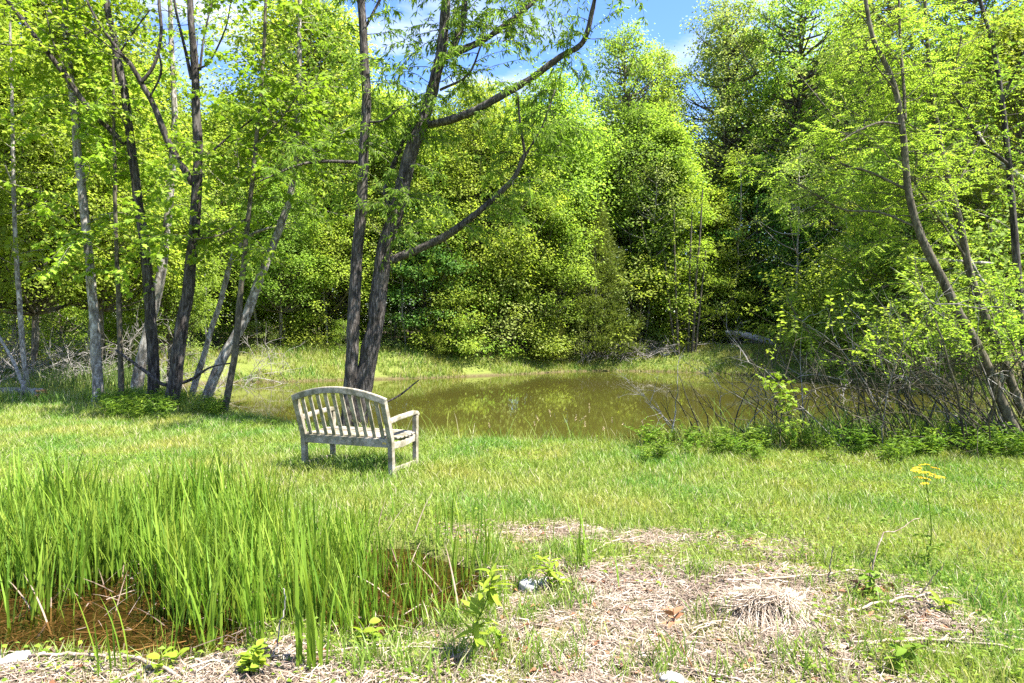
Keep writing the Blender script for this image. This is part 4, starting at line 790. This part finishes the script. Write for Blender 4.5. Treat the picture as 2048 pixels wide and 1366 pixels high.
# straw litter
def litter(n, region, mat, name, label, ln=(.04, .22), wd=(.002, .005), seed=31, lift=.02):
    rs = np.random.RandomState(seed); x, y = scatter(n * 6, -3.6, 4, 2.7, 6.4, rs); k = rs.uniform(0, 1, len(x)) < region(x, y); x, y = x[k][:n], y[k][:n]; m = len(x)
    a = rs.uniform(0, np.pi, m); tilt = rs.normal(0, .16, m); L = rs.uniform(*ln, m) * rs.uniform(.4, 1, m); w = rs.uniform(*wd, m)
    Dv = np.stack([np.cos(a) * np.cos(tilt), np.sin(a) * np.cos(tilt), np.sin(tilt)], -1); S = np.stack([-np.sin(a), np.cos(a), 0 * a], -1)
    c = np.c_[x, y, gz(x, y) + rs.uniform(.002, lift, m)]; rl = rs.uniform(-.8, .8, m)[:, None]; S = S + np.array([0, 0, 1.]) * rl
    bow = np.array([0, 0, 1.]) * (rs.uniform(-.08, .12, m) * L)[:, None] + S * (rs.normal(0, .08, m) * L)[:, None]
    A, B_ = c - Dv * L[:, None] / 2, c + Dv * L[:, None] / 2; mid = c + bow; w = w[:, None] / 2
    V = np.stack([A - S * w, A + S * w, mid + S * w, mid - S * w, B_ + S * w * .6, B_ - S * w * .6], 1).reshape(-1, 3); kx = np.arange(m)[:, None] * 6
    b = Buf(); b.add(V, np.concatenate([kx + [[0, 1, 2, 3]], kx + [[3, 2, 4, 5]]])); o = link(name, b.mesh(name, M[mat], False)); tag(o, label, 'litter', kind='stuff'); return o
litter(36000, lambda x, y: .85 * (1 - .55 * sstep(4.3, 5.0, y)) * np.clip(straw_f(x, y) * (.25 + 1.1 * n2(x, y, 2.1, 12.)), 0, 1), 'straw', 'straw_litter', 'pale dry straw scattered over the bare patch')
litter(16000, lambda x, y: np.clip(straw_f(x, y) * (1.2 * n2(x, y, 2.6, 22.)), 0, 1) , 'straw_dark', 'dead_stem_litter', 'brown dead stems and chaff on the bare patch', (.05, .3), (.002, .006), 32)
litter(4500, lambda x, y: (puddle_f(x, y) > .3) * (.25 + .5 * (y < 4.0)), 'straw_dark', 'sunken_litter', 'brown sodden stems lying in the puddle', (.06, .4), (.003, .006), 33, .06)

# dead leaves in the litter
dl = Buf(); rs = np.random.RandomState(36); x, y = scatter(2600, -2.5, 3.2, 2.8, 5.6, rs); k = rs.uniform(0, 1, len(x)) < straw_f(x, y) * n2(x, y, 1.7, 31.); x, y = x[k], y[k]; m = len(x)
leaves(dl, np.c_[x, y, gz(x, y) + .015], rs.normal(0, 1, (m, 3)) * [1, 1, .2], rs.normal(0, .35, (m, 3)) + [0, 0, 1], rs.uniform(.03, .075, m), rs.uniform(.02, .04, m), .3)
tag(link('dead_leaves', dl.mesh('dead_leaves', M['brown_leaf'], False)), 'brown dead leaves lying in the straw', 'leaf litter', kind='stuff')

# ------------------------------------------------------------------ reed clumps
def reed_blade(seed):
    rs = np.random.RandomState(seed); bf = Buf(); h = 1.0; n = 7; t = np.linspace(0, 1, n); b = rs.uniform(.03, .22) if seed % 6 < 5 else rs.uniform(.3, .42)
    c = np.c_[b * t ** 2.2, np.zeros(n), h * t * (1 - .08 * t)]; w = .0094 * np.array([.9, 1.05, 1.1, 1, .8, .5, .04]); tw = rs.uniform(-.5, .5)
    a = tw * t; S = np.c_[-np.sin(a), np.cos(a), 0 * a]; k = .25 * w[:, None] * np.c_[np.cos(a), np.sin(a), 0 * a]
    V = np.stack([c - S * w[:, None], c - k, c + S * w[:, None]], 1).reshape(-1, 3)
    q = [[3 * i_ + j, 3 * i_ + j + 1, 3 * i_ + j + 4, 3 * i_ + j + 3] for i_ in range(n - 1) for j in (0, 1)]; bf.add(V, q); return bf
RB = [reed_blade(500 + k) for k in range(6)]; RM = [b.mesh('leaf', M['reed']) for b in RB]
def xf(V, sx, h, rz, tilt, p):
    V = V * np.array([1, sx, 1]) * h * 1.0; c, s_ = math.cos(tilt), math.sin(tilt); V = np.c_[V[:, 0] * c + V[:, 2] * s_, V[:, 1], -V[:, 0] * s_ + V[:, 2] * c]
    c, s_ = math.cos(rz), math.sin(rz); return np.c_[V[:, 0] * c - V[:, 1] * s_, V[:, 0] * s_ + V[:, 1] * c, V[:, 2]] + p
def clump_mesh(seed, n, h, spread):
    rs = np.random.RandomState(seed); bf = Buf()
    for s in range(n):
        b = RB[rs.randint(6)]; bf.add(xf(b.v[0], 1.0 / 1, rs.uniform(.55, 1.05) * h, rs.uniform(0, 6.28), abs(rs.normal(0, .11)), np.array([rs.normal(0, spread), rs.normal(0, spread), 0])), b.q[0])
    return bf.mesh('reed_clump', M['reed'])
CM = [clump_mesh(520 + k, 26, .68, .085) for k in range(8)]; CMS = [clump_mesh(540 + k, 9, .5, .06) for k in range(4)]
rs = np.random.RandomState(61); cnt = 0; tries = 0
while cnt < 170 and tries < 5000:
    tries += 1; y = rs.uniform(3.85, 6.1); x = rs.uniform(-.78 * y - .1, -.35)
    px = CX + x / y * F; top = 5.95 - .6 * sstep(350, 760, px); lo = 4.25 if px < 330 else 3.85
    if y > top or y < lo or (px > 720 and rs.uniform() < .75) or (px > 830): continue
    if 0 < px < 330 and y < 4.4 and rs.uniform() < .6: continue
    tall = rs.uniform(.85, 1.12) * (1 if px < 640 else .8)
    o = link('reed_clump', CM[rs.randint(8)]); o.location = (x, y, g1(x, y) - .02); o.rotation_euler = (0, 0, rs.uniform(0, 6.28)); o.scale = (tall,) * 3
    tag(o, 'green reed clump in the ' + ('front' if y < 4.6 else 'middle' if y < 5.3 else 'back') + ' of the puddle stand, ' + ('at the left frame edge' if px < 160 else 'left of the tall near fan' if px < 560 else 'towards the bare straw'), 'reed clump', 'reed clumps in the puddle'); cnt += 1
for k in range(40):
    px = rs.uniform(560, 1010); py = rs.uniform(1030, 1270); y = CH * F / (py - HY); x = (px - CX) / F * y
    o = link('reed_clump', CMS[k % 4]); o.location = (x, y, g1(x, y) - .02); o.rotation_euler = (0, 0, rs.uniform(0, 6.28)); sc_ = rs.uniform(.55, 1.05); o.scale = (sc_,) * 3
    tag(o, 'short thin reed clump ' + ('behind the puddle arm' if py < 1130 else 'around the puddle arm' if px < 800 else 'left of the white stone'), 'reed clump', 'short reeds at the right end of the puddle')
db = Buf()
for k in range(170):
    y = rs.uniform(3.8, 5.6); x = rs.uniform(-.78 * y, -.1); b = RB[4 + k % 2] if k % 2 else RB[k % 4]
    db.add(xf(b.v[0], .9, rs.uniform(.2, .5), rs.uniform(0, 6.28), rs.uniform(.6, 1.4), np.array([x, y, g1(x, y)])), b.q[0])
tag(link('dead_reed_blades', db.mesh('dead_reed_blades', M['straw_dark'])), 'bent dead straw coloured blades among the reeds', 'dead reeds', kind='stuff')
# nearest clumps with separate leaves
def reed_plant(px, py, h, n, seed, label, spread=.035, group=None):
    d = CH * F / (py - HY); x = (px - CX) / F * d; rs = np.random.RandomState(seed); root = thing('reed_plant', label, 'reed clump', (x, d, g1(x, d) - .02), group=group)
    for s in range(n):
        o = link('leaf', RM[rs.randint(6)], root); hh = h * rs.uniform(.5, 1.05); o.scale = (hh, hh * 1.1, hh); o.location = (rs.normal(0, spread), rs.normal(0, spread), 0)
        e = Matrix.Rotation(rs.uniform(0, 6.28), 4, 'Z') @ Matrix.Rotation(abs(rs.normal(0, .13)), 4, 'Y'); o.rotation_euler = e.to_euler()
RP = [(620, 1345, .82, 17, 'tall fan of reed leaves nearest the camera in front of the puddle'), (420, 1270, .85, 16, 'tall reed clump in the middle of the puddle'), (510, 1290, .8, 14, 'reed clump between the middle clump and the tall near fan'), (90, 1200, .8, 14, 'reed clump at the left in open brown water'), (35, 1225, .6, 8, 'small reed clump at the left frame edge'), (330, 1285, .5, 6, 'short reed tuft at the front edge of the puddle'), (225, 1345, .55, 6, 'lone yellowish reed shoot in the twigs bottom left'), (700, 1270, .55, 10, 'reed clump right of the tall near fan'), (745, 1230, .5, 9, 'short reed clump by the right arm of the puddle'), (790, 1245, .5, 10, 'short reed clump left of the yellowish leafy plant'), (840, 1225, .5, 12, 'reed clump behind the yellowish leafy plant'), (880, 1240, .45, 9, 'reed tuft just left of the white stone'), (910, 1150, .6, 9, 'tall dark reed tuft behind the white stone'), (940, 1130, .42, 7, 'thin reed tuft on the straw beyond the white stone'), (1012, 1060, .35, 6, 'small isolated reed tuft on the lawn edge'), (1165, 1145, .62, 7, 'isolated reed shoot right of the white stone'), (1110, 1090, .35, 3, 'pair of thin reed blades beyond the white stone'), (1045, 1165, .4, 6, 'low reed tuft beside the white stone'), (700, 1140, .55, 12, 'reed clump on the far side of the puddle arm'), (640, 1110, .6, 12, 'reed clump near the back right of the stand'), (1240, 1180, .32, 3, 'leaning reed blade right of the isolated shoot'), (270, 1180, .3, 5, 'sparse short reeds in the open brown water'), (150, 1210, .25, 4, 'tiny reed shoots in the open brown water at left')]
for k, (px, py, h, n, lab) in enumerate(RP): reed_plant(px, py, h, n, 600 + k, lab)

# ------------------------------------------------------------------ herbs and small plants
def herb_mesh(seed, h, nst, nl, ll, lw):
    rs = np.random.RandomState(seed); sb, lb = Buf(), Buf()
    for s in range(nst):
        P = twig(sb, (rs.normal(0, .05), rs.normal(0, .05), -.02), (rs.normal(0, .25), rs.normal(0, .25), 1), h * rs.uniform(.6, 1.1), .1, rs, .004, 6); Q, Dv = along(P, nl, rs, .1); m = len(Q); a = rs.uniform(0, 6.28, m)
        AX = np.c_[np.cos(a), np.sin(a), rs.uniform(-.1, .7, m)]; leaves(lb, Q, AX, np.array([0, 0, 1.]) + rs.normal(0, .3, (m, 3)), rs.uniform(.6, 1.1, m) * ll, rs.uniform(.7, 1.1, m) * lw)
    return sb.mesh('stems', M['herb']), lb.mesh('leaves', M['herb'], False)
HM = [herb_mesh(700 + k, .42, 9, 16, .10, .024) for k in range(4)]
def herb(x, y, sc_, label, group, name='weed_plant'):
    o = thing(name, label, 'weed', (x, y, g1(x, y)), random.uniform(0, 6.28), group, sc_); a, b = HM[random.randrange(4)]; link('stems', a, o); link('leaves', b, o, kind='stuff')
rs = np.random.RandomState(71)
for k in range(75):
    px = rs.uniform(190, 640); d = rs.uniform(11.8, 14.2) if px < 480 else rs.uniform(10.8, 12.6); x = (px - CX) / F * d
    if pond_sd(np.array([x]), np.array([d]))[0] < .1: continue
    herb(x, d, rs.uniform(.7, 1.2) if px < 450 else rs.uniform(.3, .5), 'leafy green weed ' + ('under the pale barked tree' if px < 260 else 'under the two dark trunks' if px < 380 else 'under the leaning trunks' if px < 490 else 'by the water left of the bench'), 'weeds at the foot of the left trunks')
for k in range(90):
    px = rs.uniform(1280, 2090); d = rs.uniform(8.1, 10.2); x = (px - CX) / F * d
    if pond_sd(np.array([x]), np.array([d]))[0] < .05: continue
    herb(x, d, rs.uniform(.6, 1.15), 'leafy green weed at the thicket foot ' + ('left of the young saplings' if px < 1540 else 'around the young saplings' if px < 1700 else 'left of the yellow flowers' if px < 1840 else 'right of the yellow flowers'), 'weeds along the foot of the right thicket')
for k in range(14):
    px = rs.uniform(840, 1300); d = rs.uniform(9.8, 10.5); x = (px - CX) / F * d
    herb(x, d, rs.uniform(.35, .6), 'low green weed on the pond edge right of bench', 'low weeds on the pond edge right of bench')
# tufts of grass in the bare patch
def tuft_mesh(seed, n, h):
    rs = np.random.RandomState(seed); b = Buf(); P = rs.normal(0, .045, (n, 3)) * [1, 1, 0]; blades(b, P, rs.uniform(.5, 1.1, n) * h, .006, .7, rs, 3); return b.mesh('grass_tuft', M['lawn'], False)
TM = [tuft_mesh(730 + k, 34, .15) for k in range(5)]
for k in range(170):
    px = rs.uniform(700, 2040) if k % 2 else rs.uniform(700, 1150); py = rs.uniform(1090, 1362); d = CH * F / (py - HY); x = (px - CX) / F * d
    if puddle_f(np.array([x]), np.array([d]))[0] > .2: continue
    o = link('grass_tuft', TM[k % 5]); o.location = (x, d, g1(x, d) - .01); o.rotation_euler = (0, 0, rs.uniform(0, 6.28)); sc_ = rs.uniform(.6, 1.3); o.scale = (sc_,) * 3
    tag(o, 'small green grass tuft sprouting ' + ('near the reeds' if px < 980 else 'around the white stone' if px < 1300 else 'by the straw mound' if px < 1680 else 'beside the pale stalks') + (' along the bottom edge' if py > 1260 else ' on the upper straw'), 'grass tuft', 'grass tufts in the straw')
# broad-leaved seedlings with separate leaves
def oval_leaf(name, L, Wd, mat, seg=6, cup=.15):
    bf = Buf(); t = np.linspace(0, 1, seg); w = Wd / 2 * np.sin(np.pi * np.clip(t * .94 + .03, 0, 1)) ** .8; z = -cup * L * t ** 2
    V = np.stack([np.c_[t * L, -w, z + w * .3], np.c_[t * L, 0 * t, z], np.c_[t * L, w, z + w * .3]], 1).reshape(-1, 3); bf.add(V, [[3 * i_ + j, 3 * i_ + j + 1, 3 * i_ + j + 4, 3 * i_ + j + 3] for i_ in range(seg - 1) for j in (0, 1)]); return bf.mesh(name, M[mat])
LEAF_R = oval_leaf('leaf', .07, .048, 'leaf_big'); LEAF_L = oval_leaf('leaf', .085, .022, 'leaf_big'); LEAF_G = oval_leaf('leaf', .085, .05, 'herb'); LEAF_B = oval_leaf('leaf', .06, .03, 'brown_leaf')
def plant(name, label, px, py, h, n, leaf, seed, stem='herb', r=.004, nstem=1, cat='plant', t0=.2, sz=(.7, 1.2), lean=.1):
    d = CH * F / (py - HY); x = (px - CX) / F * d; rs = np.random.RandomState(seed); base = (x, d, g1(x, d) - .01); root = thing(name, label, cat, base)
    for s in range(nstem):
        sb = Buf(); P = twig(sb, (rs.normal(0, .03) * (nstem > 1), rs.normal(0, .03) * (nstem > 1), 0), (rs.normal(0, lean), rs.normal(0, lean), 1), h * (1 if s == 0 else rs.uniform(.5, 1)), .02, rs, r, 8); so = link('stem', sb.mesh('stem', M[stem]), root)
        Q, Dv = along(P, n, rs, t0)
        for q in Q:
            o = link('leaf', leaf, root); o.location = q; o.rotation_euler = (rs.normal(0, .3), rs.uniform(-.7, .35), rs.uniform(0, 6.28)); k_ = rs.uniform(*sz); o.scale = (k_,) * 3
    return root
plant('leafy_plant', 'yellowish narrow leaved plant standing before the white stone', 945, 1335, .52, 46, LEAF_L, 801, r=.006, t0=.25, sz=(.8, 1.5))
plant('leafy_plant', 'low broad leaved seedling cluster at bottom edge near the tall reed fan', 490, 1352, .16, 16, LEAF_R, 802, nstem=4, sz=(.5, 1.0))
plant('leafy_plant', 'two leaved seedling on the twigs just right of the tall reed fan', 745, 1300, .12, 6, LEAF_R, 803, nstem=2, sz=(.8, 1.3))
plant('leafy_plant', 'yellow green leafy weed growing by the white stone', 1115, 1180, .3, 22, LEAF_L, 804, nstem=3, sz=(.6, 1.1))
plant('leafy_plant', 'reddish shoot with wilted leaf top in the straw', 1388, 1340, .36, 9, LEAF_B, 805, 'brown_leaf', r=.004, t0=.7, sz=(.7, 1.1), lean=.03)
plant('leafy_plant', 'leafy green shoots at the foot of the bare twigs in the straw', 1738, 1195, .2, 12, LEAF_G, 806, nstem=3, sz=(.4, .75))
plant('leafy_plant', 'broad green seedling at the right bottom among straw', 1800, 1330, .17, 9, LEAF_G, 807, nstem=3, sz=(.4, .85))
plant('leafy_plant', 'tall leafy seedling in the lower right grass', 1890, 1225, .14, 8, LEAF_L, 808, nstem=2)
plant('leafy_plant', 'small seedling with round leaves right of the reed puddle', 1000, 1300, .12, 6, LEAF_R, 809, nstem=2, sz=(.6, .9))
plant('leafy_plant', 'small broad leaved seedling in the bottom left twigs', 330, 1340, .1, 6, LEAF_R, 810, nstem=2, sz=(.6, 1.))
for k, (px, d, h, lab) in enumerate([(1560, 9.0, .95, 'tall young sapling with bright lobed leaves before the pond'), (1640, 8.9, 1.25, 'tallest young sapling with large soft leaves right of the bright one')]):
    x = (px - CX) / F * d; rs_ = np.random.RandomState(820 + k); root = thing('leafy_sapling', lab, 'sapling', (x, d, g1(x, d) - .02)); tb = Buf(); P = twig(tb, (0, 0, 0), (.03, 0, 1), h, 0, rs_, .008, 8); lb = Buf()
    for s in range(9): P2 = twig(tb, P[rs_.randint(3, 8)], (rs_.normal(0, 1), rs_.normal(0, 1), .2), .35, .4, rs_, .004, 5); spray(lb, P2, 12, rs_, 'big', .75)
    link('stem', tb.mesh('stem', M['bark_young']), root); link('foliage', lb.mesh('foliage', M['leaf_big'], False), root, kind='stuff')
# yellow flowering plant
d = 4.7; x = (1855 - CX) / F * d; root = thing('flowering_plant', 'tall thin plant with flat yellow flower heads before the right thicket', 'flower', (x, d, g1(x, d) - .02)); rs_ = np.random.RandomState(830)
sb, lb = Buf(), Buf(); P = twig(sb, (0, 0, 0), (0, 0, 1), .70, 0, rs_, .006, 10); tips = []
for s in range(11): P2 = twig(sb, P[rs_.randint(7, 10)], (rs_.normal(0, .5), rs_.normal(0, .5), 1), rs_.uniform(.05, .13), .1, rs_, .0022, 4); tips.append(P2[-1])
for s in range(6): spray(lb, twig(sb, P[rs_.randint(1, 6)], (rs_.normal(0, 1), rs_.normal(0, 1), .4), .15, .3, rs_, .003, 4), 10, rs_, 'oval', .7)
link('stem', sb.mesh('stem', M['herb']), root); link('leaves', lb.mesh('leaves', M['herb'], False), root, kind='stuff')
fb = Buf(); n = 60; a = rs_.uniform(0, 6.28, n); r = .028 * rs_.uniform(0, 1, n) ** .5; leaves(fb, np.c_[np.cos(a) * r, np.sin(a) * r, .012 * np.cos(r * 30)], np.c_[np.cos(a), np.sin(a), .3 + 0 * a], np.array([0, 0, 1.]) + rs_.normal(0, .3, (n, 3)), .011, .008); fme = fb.mesh('flower_head', M['flower'])
for t in tips: o = link('flower_head', fme, root); o.location = t; o.rotation_euler = (rs_.normal(0, .25), rs_.normal(0, .25), 0); k_ = rs_.uniform(.6, 1.1); o.scale = (k_,) * 3
# seed-headed grass stems along the pond edge
for k, (px, h) in enumerate([(1093, .5), (1110, .56), (1122, .6), (1146, .52), (1168, .42), (1181, .66), (1225, .5), (1062, .4), (1275, .46), (1290, .5), (1205, .4), (985, .32)]):
    d = 9.75; x = (px - CX) / F * d; root = thing('seeding_grass', 'thin grass stem with pale seed head against the water', 'grass stem', (x, d, g1(x, d) - .02), group='seed headed grass stems at the pond edge'); rs_ = np.random.RandomState(840 + k); sb, hb = Buf(), Buf(); P = twig(sb, (0, 0, 0), (rs_.normal(0, .06), 0, 1), h, .05, rs_, .0028, 6); Q, Dv = along(P, 26, rs_, .8); m = len(Q)
    leaves(hb, Q, rs_.normal(0, .6, (m, 3)) + [0, 0, 1], rs_.normal(0, 1, (m, 3)), .025, .008); link('stalk', sb.mesh('stalk', M['reed_far']), root); link('seed_head', hb.mesh('seed_head', M['seed'], False), root)

# ------------------------------------------------------------------ stones, sticks, straw mound
def stone(name, label, px, py, sx, sy, sz, seed, lobes=1):
    d = CH * F / (py - HY); x = (px - CX) / F * d; bm = bmesh.new(); bmesh.ops.create_icosphere(bm, subdivisions=4, radius=1)
    for v in bm.verts:
        p = np.array(v.co); k = 1 + .55 * (vnoise((p * 1.4 + seed)[None])[0] - .5) + .25 * (vnoise((p * 4 + seed)[None])[0] - .5); v.co = Vector((p[0] * sx * k, p[1] * sy * k, max(-.3, p[2]) * sz * k))
    for f in bm.faces: f.smooth = True
    me = bpy.data.meshes.new(name); bm.to_mesh(me); bm.free(); me.materials.append(M['stone']); o = link(name, me, None, (x, d, g1(x, d) + sz * .25)); o.rotation_euler = (.1, -.15, .4 + seed); tag(o, label, 'stone'); return o
stone('white_stone', 'white jagged stone beside the reeds in the middle foreground', 1058, 1180, .075, .06, .055, 1.0)
stone('white_stone', 'smaller grey white stone leaning on the jagged one', 1084, 1172, .05, .05, .04, 5.0)
stone('white_stone', 'pale stone half buried in straw at the bottom edge', 1345, 1362, .075, .05, .03, 9.0)
stone('white_stone', 'pale stone at the bottom left corner among twigs', 30, 1318, .07, .05, .03, 13.0)
def stick(label, pts, mat='stick', name='dead_stick', zoff=None, k=7):
    """pts: (px, py_ground, height m, radius m)"""
    P = []
    for px, py, h, r in pts: d = CH * F / (py - HY); x = (px - CX) / F * d; P.append([x, d, g1(x, d) + h])
    P = np.array(P); R = np.array([p[3] for p in pts]); base = P[0].copy(); bf = Buf(); n = 16; CP = crom(P, n); CP += np.random.RandomState(len(label)).normal(0, .004, CP.shape); tube(bf, CP, np.interp(np.linspace(0, 1, n), np.linspace(0, 1, len(R)), R), k, bark=.1, bscale=60)
    o = link(name, bf.mesh(name, M[mat], off=base), None, tuple(base)); tag(o, label, 'stick'); return o
stick('long grey stick lying flat across the straw behind the mound', [(1440, 1170, .02, .007), (1540, 1168, .03, .008), (1640, 1160, .04, .006), (1720, 1152, .05, .004)])
stick('pale stalk slanting on the grass right of the straw mound', [(1690, 1235, .02, .009), (1760, 1218, .03, .008), (1880, 1194, .03, .005)], 'straw')
stick('long pale stalk lying level at lower right', [(1700, 1292, .025, .006), (1800, 1290, .03, .008), (1930, 1287, .03, .006)], 'straw')
stick('second pale stalk running off the right edge', [(1780, 1283, .03, .005), (1950, 1296, .03, .007), (2060, 1312, .02, .006)], 'straw')
stick('thin dark twig standing upright in the straw', [(1655, 1172, 0, .005), (1660, 1168, .11, .004), (1665, 1165, .23, .003)], 'bark_dark')
stick('tall thin forked twig rising out of the brown leaves', [(1735, 1195, 0, .005), (1745, 1195, .18, .0045), (1765, 1190, .36, .004), (1800, 1190, .40, .003), (1840, 1188, .47, .002)], 'stick')
stick('straight thin twig left of the forked twig', [(1738, 1195, 0, .004), (1740, 1195, .15, .003), (1742, 1195, .27, .002)], 'bark_dark')
stick('dark twig slanting out of the lower right grass', [(1830, 1205, .0, .004), (1865, 1190, .1, .003), (1890, 1180, .17, .002)], 'bark_dark')
stick('crooked pale twig crossing the puddle at left', [(180, 1285, .02, .003), (215, 1240, .05, .003), (270, 1225, .05, .003), (315, 1190, .09, .002)], 'straw')
stick('thick brown stick at the front edge of the puddle', [(185, 1272, .03, .011), (225, 1310, .03, .012), (290, 1330, .03, .010), (360, 1362, .02, .008)])
stick('brown stick lying level in the bottom left twigs', [(60, 1318, .03, .008), (170, 1318, .03, .009), (280, 1322, .02, .006)])
stick('arching thin stalk over the bottom left twigs', [(215, 1300, .02, .005), (300, 1262, .05, .005), (400, 1240, .03, .003)], 'straw')
stick('short thick stick pointing away at bottom left', [(240, 1366, .02, .009), (290, 1345, .03, .009), (325, 1338, .03, .007)])
stick('long pale stalk crossing in front of the tall reed fan', [(500, 1330, .02, .004), (650, 1316, .03, .005), (780, 1308, .02, .004), (900, 1312, .02, .003)], 'straw')
stick('thin stick crossing the straw below the mound', [(1300, 1330, .02, .005), (1400, 1350, .03, .006), (1500, 1364, .02, .005)])
stick('pale curved stalk in the straw left of the mound', [(1380, 1275, .02, .004), (1450, 1255, .04, .004), (1520, 1245, .03, .003)], 'straw')
stick('grey stick on the lawn edge beyond the bare patch', [(1180, 1110, .02, .006), (1230, 1090, .03, .006), (1290, 1078, .02, .004)])
stick('white twig standing crooked beside the tall reed fan', [(545, 1325, .0, .004), (560, 1315, .15, .003), (570, 1310, .24, .003), (566, 1310, .33, .002)], 'deadwood')
# straw mound: bent dead grass over a dark hollow
px, py = 1535, 1235; d = CH * F / (py - HY); x = (px - CX) / F * d; rs_ = np.random.RandomState(900); mb = Buf(); n = 3000
u = rs_.uniform(-1, 1, n); v = rs_.uniform(-1, 1, n); L = rs_.uniform(.14, .42, n); sg = np.where(rs_.uniform(0, 1, n) < .62, -1, 1)
ang = np.where(sg < 0, rs_.normal(-1.75, .55, n), rs_.normal(.35, .7, n)); Dv = np.c_[np.cos(ang), np.sin(ang), 0 * ang]
top = np.c_[.20 * u, .05 + .08 * v, .125 - .07 * u ** 2 - .02 * v ** 2 + rs_.normal(0, .014, n)] - Dv * (.3 * L)[:, None]; S = np.c_[-np.sin(ang), np.cos(ang), rs_.normal(0, .6, n)] * .0012; cv = rs_.normal(0, .09, n)
kp = ~((sg < 0) & (u < .5) & (u > -.95) & (rs_.uniform(0, 1, n) < .9)); top, Dv, S, L, cv, u = top[kp], Dv[kp], S[kp], L[kp], cv[kp], u[kp]; n = len(u)
rows = []
for t in (0, .35, .7, 1.0): c = top + Dv * (L * t)[:, None] + S * 833 * (cv * L * t * t)[:, None] * [1, 1, 0] + np.c_[0 * u, 0 * u, rs_.normal(0, .004, n) - (.16 * L / .3) * t ** 2 + .05 * t * (1 - t)]; c[:, 2] = np.maximum(c[:, 2], .008); rows += [c - S, c + S]
mb.add(np.stack(rows, 1).reshape(-1, 3), np.concatenate([np.arange(n)[:, None] * 8 + np.array([[2 * s, 2 * s + 1, 2 * s + 3, 2 * s + 2]]) for s in range(3)]))
o = link('straw_mound', mb.mesh('straw_mound', M['straw'], False), None, (x, d, g1(x + .4, d))); tag(o, 'domed clump of bent bleached dead grass in the straw', 'grass clump')
bl = Buf(); m = 26; leaves(bl, np.c_[rs_.normal(0, .07, m), rs_.normal(0, .05, m), rs_.uniform(.01, .06, m)], rs_.normal(0, 1, (m, 3)) * [1, 1, .4], rs_.normal(0, .5, (m, 3)) + [0, 0, 1], .07, .035, .3)
d = CH * F / (1190 - HY); x = (1740 - CX) / F * d; o = link('leaf_pile', bl.mesh('leaf_pile', M['brown_leaf'], False), None, (x, d, g1(x, d))); tag(o, 'small pile of rust brown leaves at the foot of the twigs', 'leaf litter', kind='stuff')
tris = sum(len(me.loops) - 2 * len(me.polygons) for me in bpy.data.meshes); L_ = sorted(((len(me.loops) - 2 * len(me.polygons), me.name) for me in bpy.data.meshes), reverse=True)[:22]; print('TRIS', tris, L_, 'OBJ', len(bpy.data.objects))
